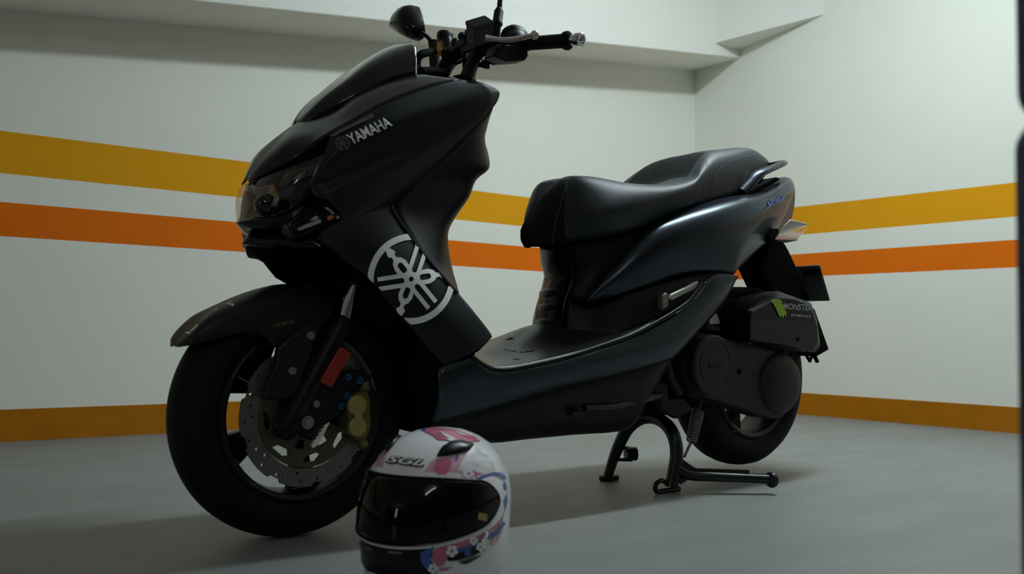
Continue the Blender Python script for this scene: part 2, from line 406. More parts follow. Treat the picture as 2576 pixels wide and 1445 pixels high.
# --- wheels
def wheel(c, R, hw, st, name, spoke0, discside, rr=.168):
    T = Matrix.Translation(V(c)) @ Matrix.Rotation(st, 4, 'Z')
    p = [(-hw+.012, rr+.006), (-hw+.003, rr+.016), (-hw, rr+.034), (-hw+.003, R-.034), (-hw+.012, R-.02), (-hw*.55, R-.006), (-hw*.25, R-.001), (0, R)]
    p = p+[(-a, b) for a, b in reversed(p[:-1])]
    mb = MB().lathe((0, 0, 0), (0, 1, 0), [(a, b) for a, b in p], 96)
    rim = MB().lathe((0, 0, 0), (0, 1, 0), [(-hw+.012, rr+.004), (-hw+.006, rr+.006), (-hw+.004, rr), (-hw+.010, rr-.008), (-hw*.35, rr-.014), (hw*.35, rr-.014), (hw-.010, rr-.008), (hw-.004, rr), (hw-.006, rr+.006), (hw-.012, rr+.004)], 80)
    for k in range(5):
        a = spoke0+2*PI*k/5; u = V((math.cos(a), 0, math.sin(a))); w = V((-math.sin(a), 0, math.cos(a)))
        loops = []
        for r_, wd_, th in ((.03, .020, .026), (.07, .017, .020), (.105, .020, .016), (rr-.018, .034, .016)):
            loops.append([u*r_+w*wd_*x_+V((0, th*y_, 0)) for x_, y_ in ((-1, -.6), (-.6, -1), (.6, -1), (1, -.6), (1, .6), (.6, 1), (-.6, 1), (-1, .6))])
        rim.loft(loops)
    rim.lathe((0, 0, 0), (0, 1, 0), [(-.045, 0), (-.045, .028), (-.02, .042), (.02, .042), (.045, .028), (.045, 0)], 32)
    ring = MB().lathe((0, 0, 0), (0, 1, 0), [(-hw+.0045, rr+.001), (-hw+.0035, rr-.0005), (-hw+.007, rr-.009), (-hw+.009, rr-.010)], 80)
    for q in (mb, rim, ring): q.xf(T)
    w_ = rim.build(name, 'rim', SCO, ang=35)
    mb.build('tyre', ['rubber', 'inner'], w_, label='black rubber tyre'); ring.build('rim_tape', 'blue', w_, label='dark blue rim tape')
    return w_, T
FW, TF = wheel((0, 0, .247), .247, .060, .0466, 'front_wheel', math.radians(64), -1)
RW, TR = wheel((1.405, 0, .2893), .256, .066, 0, 'rear_wheel', math.radians(40), 0)
# brake disc: wavy steel ring with drilled holes, bronze carrier with slots
def disc_rows():
    out = []; n = 180
    for i in range(n):
        a = 2*PI*i/n; k = (a*9/(2*PI)) % 1.0
        r_ = .141 if .12 < k < .88 else .135
        out.append(V((r_*math.cos(a), r_*math.sin(a))))
    inn = [V((.106*math.cos(2*PI*i/72), .106*math.sin(2*PI*i/72))) for i in range(72)]
    holes = []
    for j in range(9):
        for (dr, da) in ((.129, .0), (.122, .17), (.115, .34), (.131, .42)):
            a = 2*PI*j/9+da; c = V((dr*math.cos(a), dr*math.sin(a)))
            holes.append([c+V((math.cos(t), math.sin(t)))*.0032 for t in [2*PI*q/10 for q in range(10)]])
    return [out, inn]+holes
def plate(polys, y0, y1, T, mb=None, mi=0):
    mb = mb or MB()
    vs = []; fs = []
    for p in polys: vs_ = [V((q[0], q[1])) for q in p]; fs.append([len(vs)+i for i in range(len(vs_))]); vs += vs_
    r = cdt(vs, fs, polys); a = [V((v.x, y0, v.y)) for v in r[0]]; b = [V((v.x, y1, v.y)) for v in r[0]]
    t = [f if (r[0][f[1]]-r[0][f[0]]).cross(r[0][f[2]]-r[0][f[0]]) > 0 else f[::-1] for f in r[1]]; n = len(a)
    e = {}
    for f in t:
        for i in range(3):
            k = (f[i], f[(i+1) % 3]); e[k] = e.get(k, 0)+1
    side = [[k[0], k[1], k[1]+n, k[0]+n] for k in e if (k[1], k[0]) not in e]
    m2 = MB().add(a+b, t+[[i+n for i in f][::-1] for f in t]+side, mi).xf(T); return mb.join(m2)
DK = -.068
dsc = plate(disc_rows(), DK, DK-.0045, TF).build('brake_disc', 'disc', FW, ang=30, label='drilled wavy steel brake disc')
car = [[V((.104*math.cos(2*PI*i/90), .104*math.sin(2*PI*i/90))) for i in range(90)], [V((.038*math.cos(2*PI*i/40), .038*math.sin(2*PI*i/40))) for i in range(40)]]
for j in range(8):
    a = 2*PI*j/8+.15; u = V((math.cos(a), math.sin(a))); w = V((-u.y, u.x))
    car.append([u*.092-w*.024, u*.094+w*.004, u*.084+w*.016, u*.078+w*.006, u*.082-w*.018])
    a += .39; u = V((math.cos(a), math.sin(a))); w = V((-u.y, u.x))
    car.append([u*.068-w*.012, u*.070+w*.010, u*.052+w*.008, u*.050-w*.006])
plate(car, DK+.003, DK-.003, TF).build('disc_carrier', 'carrier', FW, ang=30)
# --- front fork
def forkleg(side):
    g = lambda x, y: V((S(x, y, -.093).x, side*.093, S(x, y, -.093).z))
    mb = MB().tube([g(868, 800), g(862, 812), g(858, 822), g(800, 930), g(738, 1046), g(716, 1088), g(708, 1104)], [.017, .0205, .0225, .0225, .023, .022, .013], 20)
    a = g(738, 1046); mb.box(g(748, 1062)+V((.012, 0, 0)), .06, .036, .05, rot=Matrix.Rotation(.5, 3, 'Y'))
    leg = mb.build('fork_leg', 'satin', SCO, bevel=.003)
    MB().tube([g(905, 690), g(886, 735), g(866, 806)], .0145, 20).build('fork_tube', 'chrome', leg, label='chrome fork tube')
    MB().tube([g(914, 672), g(893, 722)], .0162, 16).build('fork_wrap', 'blue', leg, label='blue band on fork tube')
    return leg
LG = forkleg(-1); LG2 = forkleg(1)
MB().prism([(857, 874), (886, 888), (835, 976), (806, 961)], -.122, -.113).build('reflector', 'red', LG, bevel=.002, label='red rectangular reflector')
MB().lathe(S(777, 1064, -.12), (0, 1, 0), [(0, 0), (0, .008), (.004, .0085), (.004, .0125), (.010, .0125), (.010, .005), (.05, .005)], 20).build('axle_nut', 'steel', LG)
MB().lathe(S(797, 1017, -.115), (0, 1, 0), [(0, 0), (0, .007), (.005, .0075), (.03, .006)], 16).build('fork_bolt', 'steel', LG)
cb = MB().prism([(822, 955), (868, 938), (915, 930), (935, 952), (905, 985), (893, 1012), (862, 1030), (850, 1050), (800, 1080), (768, 1060), (780, 1010)], -.098, -.080)
cb.prism([(940, 930), (930, 970), (960, 1000), (952, 1090), (925, 1120), (915, 1000)], -.095, -.085)
cbo = cb.build('caliper_bracket', 'satin', SCO, bevel=.003)
for x, y in ((877, 950), (906, 958), (875, 997), (860, 1022)):
    MB().lathe(S(x, y, -.104), (0, 1, 0), [(.0015, .002), (.0015, .0035), (0, .0045), (0, .0068), (.003, .0075), (.012, .0075)], 16).build('bracket_bolt', 'bluebolt', cbo, label='blue bolt')
# radiator-like slotted guard at the fork foot
sg = MB()
for k in range(5):
    x = 792+9*k*.75; y = 1112-12*k*.8
    sg.prism([(x-4, y-2), (x+8, y-10), (x+10, y-6), (x-2, y+3)], -.10, -.094)
sg.prism([(783, 1118), (800, 1108), (828, 1062), (826, 1070), (803, 1118), (788, 1128)], -.099, -.095)
sg.build('sensor_ring', 'silver', SCO, label='pale slotted ring piece')
cal = MB().prism([(884, 1000), (905, 985), (928, 985), (934, 1010), (935, 1075), (925, 1105), (900, 1112), (882, 1085), (878, 1040)], -.112, -.062)
cal.prism([(915, 960), (930, 955), (935, 985), (905, 990)], -.10, -.08).prism([(895, 1105), (925, 1100), (932, 1120), (915, 1135)], -.10, -.08)
calo = cal.build('brake_caliper', 'golddark', SCO, bevel=.005, label='gold brake caliper')
for x, y, r_ in ((902, 1021, .0205), (902, 1075, .0195)):
    MB().lathe(S(x, y, -.119), (0, 1, 0), [(.0005, 0), (.0005, r_*.85), (.0015, r_*.9), (.0025, r_), (.012, r_)], 28).build('piston_cap', 'gold', calo)
MB().prism([(893, 1032), (910, 1032), (911, 1066), (894, 1066)], -.1195, -.110).build('caliper_label', 'gold', calo)
# --- front fender
def fsym(rows, **k): return MB().sym([[S(*q) if len(q) == 3 and abs(q[0]) > 5 else V(q) for q in r] for r in rows], **k)
fen = fsym([[(446, 874, -.018), (444, 869, -.012), (439, 872, 0)],
 [(483, 868, -.058), (478, 846, -.05), (468, 836, 0)],
 [(550, 851, -.075), (528, 804, -.060), (513, 793, 0)],
 [(606, 838, -.080), (588, 776, -.062), (560, 767, 0)],
 [(646, 840, -.083), (640, 757, -.064), (606, 745, 0)],
 [(674, 854, -.086), (690, 744, -.066), (662, 726, 0)],
 [(704, 878, -.088), (745, 738, -.066), (709, 717, 0)],
 [(780, 858, -.086), (800, 745, -.066), (762, 722, 0)],
 [(815, 830, -.080), (850, 765, -.066), (822, 748, 0)]], nt=5, ns=4)
fen_b = fen.bvh(); feo = fen.build('front_fender', 'matte', SCO, thick=.003, ang=50)
FC = MB().prism([(697, 878), (730, 850), (775, 812), (795, 806), (805, 832), (780, 900), (750, 990), (720, 1006), (658, 1006), (672, 975), (697, 915)], -.100, -.084)
fc_b = FC.bvh(); FC.build('fork_cover', 'matte', SCO, bevel=.004); FC.mirror().build('fork_cover', 'matte', SCO, bevel=.004)
MB().tube([S(703, 885, -.100), S(697, 915, -.101), S(673, 975, -.101), S(660, 1004, -.100)], .0022, 8).build('edge_trim', 'blue', SCO, label='thin blue edge of the fork cover')
for x, y in ((783, 845), (737, 934)):
    MB().lathe(S(x, y, -.1035), (0, 1, 0), [(.001, 0), (.001, .0028), (0, .003), (0, .0072), (.002, .0085), (.006, .0085)], 18).build('fender_bolt', 'steel', SCO, label='round steel bolt')
mb = decal(fen_b, [[[(500, 812), (524, 792), (547, 773), (549, 779), (530, 795), (512, 812)]]], step=5)
mb.build('fender_sticker', 'navy', feo, label='blue sticker on fender nose')
for q in ([(568, 766), (583, 759), (586, 765), (590, 772), (583, 772), (578, 768)], [(466, 838), (474, 836), (484, 838), (482, 842), (472, 841)], [(482, 832), (490, 826), (494, 820), (500, 816), (498, 822), (488, 832), (480, 837)]):
    decal(fen_b, [[q]], step=4).build('fender_sticker', 'silver', feo, label='pale sticker on fender nose')
text_decal([fen_b, fc_b], 'LBE-RONE', (687, 824), (53, -11), (1, -9)).build('fender_lettering', 'ytext', feo, label='small yellow lettering')
# --- nose: screen, cowl, headlight
ws = fsym([[(749, 312, -.012), (748, 309, -.006), (747, 306, 0)],
 [(781, 303, -.045), (772, 288, -.028), (768, 281, 0)],
 [(832, 277, -.072), (815, 248, -.048), (808, 243, 0)],
 [(886, 248, -.092), (868, 210, -.062), (858, 203, 0)],
 [(940, 223, -.104), (925, 170, -.075), (912, 158, 0)],
 [(992, 201, -.112), (985, 140, -.084), (970, 124, 0)],
 [(1040, 190, -.117), (1033, 122, -.088), (1014, 113, 0)],
 [(1046, 188, -.117), (1043, 122, -.090), (1026, 113, 0)]], nt=5, ns=4)
ws.build('windscreen', 'smoke', SCO, thick=.004, ang=60, label='dark smoked windscreen')
cow = fsym([[(627, 459, -.02), (624, 455, -.01), (622, 452, 0)],
 [(690, 428, -.072), (662, 412, -.038), (648, 408, 0)],
 [(753, 393, -.126), (722, 358, -.075), (700, 348, 0)],
 [(832, 339, -.166), (790, 318, -.080), (747, 310, 0)],
 [(900, 301, -.182), (850, 283, -.105), (812, 275, 0)],
 [(976, 260, -.192), (902, 242, -.108), (880, 240, 0)],
 [(1060, 227, -.197), (958, 213, -.112), (945, 212, 0)],
 [(1110, 212, -.200), (1008, 196, -.116), (995, 198, 0)],
 [(1160, 202, -.200), (1046, 188, -.119), (1030, 196, 0)]], nt=5, ns=4)
cow_b = cow.bvh(); coo = cow.build('front_cowl', 'gloss', SCO, thick=.003, ang=60, label='glossy black nose cowl')
dash = fsym([[(1046, 190, -.124), (1025, 200, -.06), (1010, 202, 0)], [(1160, 202, -.198), (1110, 203, -.10), (1085, 200, 0)],
 [(1215, 210, -.203), (1170, 202, -.10), (1150, 199, 0)], [(1247, 226, -.205), (1205, 215, -.10), (1185, 212, 0)]], nt=4, ns=3)
dash.build('dash_cover', 'gloss', SCO, thick=.003, ang=60)
MB().tube([S(1043, 120, -.090), S(1046, 150, -.106), S(1046, 188, -.117)], .0025, 8).build('screen_edge_glint', 'chrome', SCO, label='highlight on the rear edge of the windscreen, built as a bright strip')  # highlight along the screen's rear edge, put in as a chrome strip
hl = fsym([[(822, 392, -.164), (720, 432, -.10), (668, 462, 0)], [(786, 470, -.160), (708, 492, -.10), (672, 498, 0)],
 [(765, 502, -.150), (702, 522, -.10), (655, 540, 0)], [(738, 522, -.140), (692, 544, -.095), (645, 548, 0)]], nt=4, ns=3)
hlo = hl.build('headlight', 'gloss', SCO, thick=.004)
ln = fsym([[(820, 386, -.172), (745, 415, -.132), (675, 442, -.070), (626, 461, 0)],
 [(800, 430, -.175), (735, 455, -.134), (662, 478, -.072), (613, 490, 0)],
 [(780, 474, -.158), (722, 500, -.120), (654, 512, -.066), (606, 524, 0)],
 [(738, 520, -.128), (703, 537, -.102), (650, 547, -.056), (599, 557, 0)]], nt=6, ns=4)
ln.build('headlight_lens', 'lens', hlo, ang=60, label='clear headlight lens')
MB().ball(S(668, 516, -.075), .022, 20).build('projector', 'smoke', hlo)
MB().prism([(690, 516), (700, 494), (708, 496), (698, 520)], -.122, -.10).build('reflector_facet', 'steel', hlo, bevel=.002)
MB().prism([(750, 446), (757, 436), (772, 430), (766, 446), (757, 454)], -.145, -.12).build('reflector_facet', 'steel', hlo, bevel=.002)
base = fsym([[(735, 535, -.124), (690, 546, -.090), (640, 552, -.045), (597, 559, 0)], [(738, 575, -.112), (695, 572, -.080), (650, 575, -.040), (612, 571, 0)],
 [(758, 602, -.110), (712, 592, -.072), (672, 584, -.035), (637, 580, 0)]], nt=5, ns=3)
base.build('headlight_base', 'gloss', SCO, thick=.003)
beak = fsym([[(795, 597, -.140), (735, 590, -.10), (680, 582, -.045), (640, 580, 0)], [(805, 612, -.148), (715, 615, -.10), (645, 612, -.032), (612, 610, 0)],
 [(822, 628, -.158), (750, 628, -.11), (710, 633, -.08), (625, 617, 0)]], nt=5, ns=3)
beak.build('front_beak', 'gloss', SCO, thick=.003, ang=25)
def sprism(poly, d0, d1, shrink=1.0, mb=None):      # follows the slant of the nose: further out towards the rear
    g = lambda x, d: -.118-.070*max(0, min(1, (x-728)/132))-d
    A = [S(x, y, g(x, d0)) for x, y in poly]; c = sum(A, V())/len(A); A = [c+(p-c)*shrink for p in A]
    B = [V((p.x, p.y+(d0-d1), p.z)) for p in A]; n = len(A); mb = mb or MB()
    return mb.add(A+B, [list(range(n)), list(range(2*n-1, n-1, -1))]+[[i, i+n, (i+1) % n+n, (i+1) % n] for i in range(n)])
pair(sprism([(722, 562), (801, 496), (824, 504), (866, 550), (740, 604)], .002, -.05), 'signal_pocket', 'gloss', bevel=.004)
for q in (False, True):
    mm = (lambda m: m.mirror()) if q else (lambda m: m)
    tso = mm(sprism([(730, 568), (779, 537), (805, 517), (820, 515), (848, 537), (858, 548), (813, 565), (748, 586)], .006, -.01)).build('turn_signal', 'gloss', SCO, bevel=.003)
    for f_ in ([(742, 577), (770, 563), (790, 556), (812, 548), (815, 560), (750, 584)], [(776, 556), (795, 540), (806, 546), (800, 556)], [(815, 520), (822, 518), (846, 538), (840, 543)], [(845, 545), (854, 541), (857, 547), (848, 553)]):
        mm(sprism(f_, .010, .004, .85)).build('signal_reflector', 'alu', tso, bevel=.0015, label='silvery signal reflector')
    mm(sprism([(824, 544), (838, 540), (842, 549), (828, 556)], .0105, .004)).build('amber_bulb', 'amber', tso, bevel=.003, label='orange bulb cover')
# --- side fairing panels
fair = [((832, 339, -.166), (1215, 209, -.203)), ((818, 385, -.182), (1250, 226, -.205)), ((800, 430, -.188), (1255, 242, -.206)), ((782, 474, -.178), (1240, 270, -.206)),
 ((800, 497, -.190), (1190, 325, -.200)), ((824, 505, -.190), (1100, 408, -.185)), ((860, 549, -.188), (1010, 488, -.158)),
 ((826, 573, -.184), (983, 517, -.150)), ((800, 601, -.176), (998, 547, -.152)), ((831, 624, -.170), (1025, 585, -.156)), ((870, 659, -.168), (1075, 651, -.165)),
 ((928, 702, -.168), (1114, 698, -.172)), ((986, 775, -.172), (1153, 740, -.178)), ((1044, 837, -.178), (1195, 790, -.188)), ((1095, 899, -.183), (1234, 841, -.196)),
 ((1105, 911, -.184), (1231, 853, -.196)), ((1118, 919, -.185), (1215, 868, -.196))]
FR = []
for i, (l_, r_) in enumerate(fair):
    if i == 0: p_ = [S(*q) for q in ((832, 339, -.166), (900, 301, -.182), (976, 260, -.192), (1060, 227, -.197), (1110, 212, -.200), (1160, 202, -.200), (1215, 209, -.203))]
    elif i == 1: p_ = [S(*q) for q in ((818, 385, -.182), (890, 335, -.194), (975, 288, -.203), (1060, 254, -.206), (1115, 238, -.207), (1170, 226, -.208), (1250, 226, -.205))]
    elif i == 2: p_ = [S(*q) for q in ((800, 430, -.188), (880, 370, -.200), (975, 325, -.209), (1060, 292, -.212), (1120, 272, -.213), (1180, 254, -.212), (1255, 242, -.206))]
    else: a_, b_ = S(*l_), S(*r_); p_ = [a_.lerp(b_, t/6)+V((0, -.012*math.sin(PI*t/6), 0)) for t in range(7)]
    FR.append(crs(p_, 3))
fp = MB().grid([list(r) for r in zip(*[crs(list(c), 4) for c in zip(*FR)])])
fp_b = fp.bvh(); fpo, _ = pair(fp, 'side_fairing', 'matte', thick=.003, ang=60)
MB().tube([S(983, 517, -.152), S(998, 547, -.154), S(1025, 585, -.158), S(1056, 628, -.163), S(1075, 651, -.167), S(1114, 698, -.174), S(1150, 738, -.179)], .0045, 8, sm=3).build('knee_edge', 'matte', SCO)
# silver strip, maker's word and emblem
decal([fp_b, cow_b], [[[(834, 345), (860, 328), (887, 315), (936, 289), (941, 294), (938, 300), (884, 324), (840, 348)]]], step=7, off=.004).build('silver_strip', 'silverdim', fpo, label='narrow grey strip above lettering')
text_decal([fp_b, cow_b], 'YAMAHA', (884, 366), (102, -49), (-14, -22), off=.004, bold=.022).build('maker_lettering', 'silver', fpo, label='pale maker lettering')
def emblem(big):
    # three tuning forks in a ring: list of (outline, holes) in unit circle coordinates, y up
    sh = []; circ = lambda r, n=72: [(r*math.cos(2*PI*i/n), r*math.sin(2*PI*i/n)) for i in range(n)]
    sh.append([circ(1.0), circ(.86)])
    for k, a0 in enumerate((130, 8, 251)):
        a = math.radians(a0); u = V((math.cos(a), math.sin(a))); w = V((-u.y, u.x))
        P = lambda s, t: tuple(u*s+w*t)
        sh.append([[P(.10, .125), P(.22, .155), P(.40, .165), P(.52, .12), P(.58, .05), P(.66, .045), P(.70, .10), P(.76, .09), P(.97, .0), P(.76, -.09), P(.70, -.10), P(.66, -.045), P(.58, -.05), P(.52, -.12), P(.40, -.165), P(.22, -.155), P(.10, -.125)],
                   [P(.20, .05), P(.26, .065), P(.40, .065), P(.45, .03), P(.45, -.03), P(.40, -.065), P(.26, -.065), P(.20, -.05)]])
        for t in (-1, 1): sh.append([[P(-.02, t*.155), P(-.02, t*.06), P(-.76, t*.06), P(-.76, t*.155)]])
    sh.append([circ(.16, 20), circ(.06, 6)])
    return sh
def place(cx, cy, rx, ry, sk=0): return lambda v: (cx+v.x*rx+sk*v.y*ry, cy-v.y*ry)
decal(fp_b, emblem(True), off=.0042, step=.07, mp=place(1032, 703, 109, 113)).build('tuning_fork_emblem', 'silver', fpo, label='large pale ring emblem sticker')
decal([fp_b, cow_b], emblem(False), off=.004, step=.2, mp=place(862, 363, 17.5, 15.5)).build('tuning_fork_emblem', 'silverdim', fpo, label='small dim ring emblem')
# --- inner leg shield with glove box
leg = fsym([[(1247, 226, -.203), (1195, 300, -.10), (1168, 300, 0)], [(1240, 268, -.203), (1215, 330, -.10), (1180, 322, 0)], [(1205, 310, -.200), (1218, 352, -.10), (1196, 352, 0)], [(1150, 365, -.192), (1225, 395, -.09), (1208, 392, 0)],
 [(1100, 408, -.183), (1222, 425, -.09), (1203, 425, 0)], [(1050, 450, -.168), (1185, 455, -.09), (1178, 452, 0)], [(1008, 490, -.158), (1165, 498, -.09), (1160, 497, 0)],
 [(983, 519, -.150), (1125, 550, -.09), (1126, 554, 0)], [(1025, 587, -.156), (1112, 592, -.09), (1114, 596, 0)], [(1075, 653, -.165), (1118, 665, -.10), (1126, 671, 0)],
 [(1114, 700, -.172), (1132, 712, -.12), (1138, 721, 0)], [(1153, 742, -.178), (1150, 760, -.12), (1150, 765, 0)], [(1195, 792, -.188), (1175, 815, -.12), (1170, 810, 0)], [(1232, 845, -.194), (1190, 862, -.12), (1190, 860, 0)], [(1200, 885, -.194), (1195, 885, -.12), (1200, 872, 0)]], nt=6, ns=3)
leg.build('leg_shield', 'satin', SCO, thick=.003, ang=50)
MB().prism([(1150, 400), (1180, 335), (1196, 330), (1212, 360), (1217, 392), (1211, 425), (1188, 450)], -.055, .055).build('glove_box', 'satin', SCO, bevel=.012, seg=3)
inn = fsym([[(818, 626, -.166), (770, 630, -.13), (700, 632, -.08), (626, 619, 0)], [(870, 660, -.166), (.10, -.13, .56), (.08, -.06, .575), (657, 651, 0)], [(928, 703, -.166), (.15, -.13, .525), (.12, -.06, .54), (727, 716, 0)],
 [(986, 776, -.170), (.18, -.13, .475), (.17, -.06, .49), (.14, 0, .51)], [(1044, 838, -.176), (.23, -.13, .42), (.23, -.06, .43), (.22, 0, .44)], [(1095, 900, -.181), (1020, 930, -.13), (.295, -.06, .34), (.30, 0, .34)],
 [(1105, 926, -.186), (1040, 1000, -.13), (.308, -.06, .25), (.31, 0, .25)], [(1082, 1072, -.162), (1045, 1086, -.12), (.325, -.06, .19), (.33, 0, .185)]], nt=5, ns=3)
inn.build('inner_cover', 'inner', SCO, thick=.003)
MB().prism([(850, 400), (1000, 290), (1160, 235), (1180, 320), (1130, 430), (1040, 520), (1095, 700), (1170, 840), (1100, 890), (980, 730), (860, 600)], -.10, .10).build('frame_cover', 'inner', SCO)
# --- floor, side skirts, belly
skr = [((1102, 926, -.186), (1082, 1072, -.162)), ((1150, 909, -.195), (1130, 1062, -.166)), ((1188, 900, -.200), (1185, 1047, -.168)), ((1213, 919, -.202), (1240, 1030, -.170)),
 ((1240, 932, -.202), (1290, 1014, -.172)), ((1288, 933, -.202), (1340, 998, -.173)), ((1350, 921, -.202), (1400, 981, -.174)), ((1433, 901, -.202), (1480, 962, -.176)),
 ((1500, 880, -.202), (1550, 946, -.178)), ((1586, 850, -.199), (1620, 927, -.180)), ((1650, 818, -.196), (1674, 911, -.180)), ((1736, 760, -.188), (1698, 898, -.180)),
 ((1770, 717, -.180), (1758, 833, -.178)), ((1792, 690, -.175), (1818, 765, -.172)), ((1818, 687, -.170), (1846, 714, -.168)), ((1842, 694, -.168), (1852, 699, -.168))]
sk = MB().ribbon(skr, bulge=.014, nt=8, ns=3)
pair(sk, 'side_skirt', 'grey', thick=.003, ang=50)
lip = [S(x, y, -.200) for x, y in ((1186, 897), (1211, 916), (1238, 929), (1262, 931), (1288, 929), (1350, 917), (1433, 897), (1500, 875), (1586, 845), (1650, 812), (1700, 782), (1736, 755), (1768, 713))]
pair(MB().tube(lip, .0055, 10, sm=3), 'rubber_lip', 'satin')
flr = fsym([[(1183, 893, -.198), (1190, 885, -.12), (1205, 870, 0)], [(1209, 913, -.198), (1212, 895, -.12), (1213, 868, 0)], [(1238, 926, -.198), (1248, 905, -.12), (1246, 861, 0)], [(1290, 925, -.198), (1295, 893, -.12), (1290, 842, 0)],
 [(1350, 913, -.198), (1345, 885, -.12), (1335, 821, 0)], [(1433, 893, -.198), (1425, 870, -.13), (1420, 800, 0)], [(1500, 872, -.198), (1492, 850, -.13), (1490, 770, 0)], [(1586, 842, -.196), (1580, 815, -.13), (1570, 735, 0)], [(1650, 809, -.192), (1640, 780, -.13), (1640, 700, 0)]], nt=6, ns=3)
fl_b = flr.bvh(); flo = flr.build('floorboard', 'floorp', SCO, thick=.003, ang=60)
decal(fl_b, [[[(1271, 857), (1285, 850), (1298, 850), (1292, 856), (1276, 858)]], [[(1285, 906), (1300, 905), (1313, 906), (1300, 908)]], [[(1262, 876), (1275, 882), (1310, 887), (1340, 884), (1350, 880), (1340, 887), (1310, 890), (1275, 885), (1268, 880)]]], step=4).build('floor_slots', 'inner', flo)
bel = fsym([[(1082, 1072, -.160), (1075, 1084, -.12), (1040, 1087, 0)], [(1130, 1061, -.164), (1135, 1100, -.12), (1110, 1095, 0)], [(1240, 1029, -.168), (1240, 1110, -.11), (1200, 1098, 0)], [(1340, 997, -.171), (1330, 1100, -.105), (1290, 1088, 0)], [(1480, 961, -.174), (1450, 1087, -.10), (1410, 1076, 0)],
 [(1600, 931, -.177), (1560, 1078, -.10), (1520, 1066, 0)], [(1650, 918, -.178), (1600, 1058, -.10), (1570, 1048, 0)], [(1690, 903, -.176), (1640, 990, -.09), (1620, 985, 0)]], nt=5, ns=3)
bel.build('belly_cover', 'satin', SCO, thick=.003, ang=60)
# --- pedestal, rear covers, seat
pd = MB().ribbon([((1430, 608, -.056), (1650, 560, -.140)), ((1434, 655, -.056), (1600, 610, -.133)), ((1442, 690, -.056), (1552, 666, -.118)), ((1436, 722, -.056), (1515, 718, -.100)), ((1426, 750, -.055), (1500, 762, -.090))], bulge=.012, nt=8, ns=3)
pd.ribbon([((1426, 750, -.055), (1408, 888, -.060)), ((1462, 765, -.074), (1450, 884, -.088)), ((1500, 763, -.090), (1495, 872, -.122)), ((1565, 737, -.126), (1560, 850, -.158)), ((1629, 718, -.148), (1630, 818, -.176)), ((1700, 694, -.154), (1700, 778, -.178)), ((1760, 683, -.158), (1750, 738, -.176)), ((1790, 685, -.166), (1785, 692, -.168))], bulge=.004, nt=6, ns=3)
pair(pd, 'seat_pedestal', 'satin', thick=.003, ang=50)
fr_ = fsym([[(1430, 608, -.056), (1410, 614, -.036), (1380, 618, 0)], [(1434, 655, -.056), (1414, 657, -.036), (1384, 660, 0)], [(1442, 690, -.056), (1422, 692, -.036), (1394, 694, 0)], [(1436, 722, -.056), (1416, 723, -.036), (1386, 725, 0)],
 [(1426, 750, -.055), (1405, 754, -.036), (1376, 757, 0)], [(1416, 800, -.057), (1396, 804, -.037), (1366, 808, 0)], [(1408, 888, -.060), (1390, 880, -.040), (1358, 864, 0)]], nt=5, ns=3)
fr_.build('pedestal_front', 'gloss', SCO, thick=.003)
for k, y in enumerate((738, 775, 812, 848)):
    xo = -(y-735)*.16
    MB().tube([S(1424+xo, y, -.046), S(1405+xo, y, -.028), S(1382+xo, y, -.002), V((S(1405+xo, y, -.028).x, .028, S(1405+xo, y, -.028).z)), V((S(1424+xo, y, -.046).x, .046, S(1424+xo, y, -.046).z))], .009, 10, flat=1.3, sm=3).build('pedestal_rib', 'floorp', SCO)
MB().prism([(1520, 645), (1600, 600), (1850, 490), (1935, 470), (1950, 520), (1920, 600), (1850, 672), (1780, 700), (1690, 800), (1600, 840), (1500, 860), (1520, 780), (1530, 690)], -.088, .088).build('under_seat_box', 'inner', SCO)
rcv = [((1473, 757, -.088), (1492, 764, -.092)), ((1500, 718, -.098), (1530, 750, -.112)), ((1543, 666, -.116), (1565, 738, -.132)), ((1586, 615, -.132), (1629, 719, -.154)), ((1629, 571, -.141), (1693, 697, -.167)),
 ((1680, 544, -.145), (1753, 684, -.173)), ((1750, 518, -.147), (1801, 686, -.172)), ((1820, 499, -.145), (1840, 692, -.166)), ((1880, 490, -.142), (1858, 674, -.160)), ((1915, 483, -.137), (1892, 642, -.150)), ((1950, 466, -.124), (1930, 605, -.140)), ((1983, 452, -.103), (1965, 562, -.122)), ((1989, 464, -.097), (1981, 515, -.106))]
def covrow(a_, b_, k):
    return [a_.lerp(b_, t/14)+V((0, -k*math.sin(PI*(t/14)**.57), 0)) for t in range(15)]
cr_ = [covrow(S(*l_), S(*r_), .052*min(1, .08+i*.15, .25+.16*(len(rcv)-1-i))) for i, (l_, r_) in enumerate(rcv)]
rc = MB().grid([list(r) for r in zip(*[crs(list(c), 4) for c in zip(*cr_)])])
rc_b = rc.bvh(); rco, _ = pair(rc, 'rear_side_cover', 'grey', thick=.003, ang=60)
text_decal(rc_b, 'Smax', (1923, 528), (50, -27), (3, -20), off=.004, shear=.35, bold=.02).build('model_badge', 'navy', rco, label='small blue script badge')
tl = fsym([[(1915, 484, -.136), (1900, 478, -.07), (1890, 472, 0)], [(1950, 467, -.123), (1935, 462, -.06), (1925, 458, 0)], [(1985, 453, -.101), (1978, 450, -.05), (1970, 447, 0)], [(1990, 466, -.095), (1992, 466, -.05), (1992, 466, 0)],
 [(1981, 515, -.105), (1990, 520, -.05), (1992, 522, 0)], [(1965, 562, -.121), (1972, 566, -.06), (1976, 570, 0)], [(1930, 605, -.138), (1935, 612, -.06), (1938, 616, 0)]], nt=4, ns=3)
tl.build('tail_cover', 'satin', SCO, thick=.003)
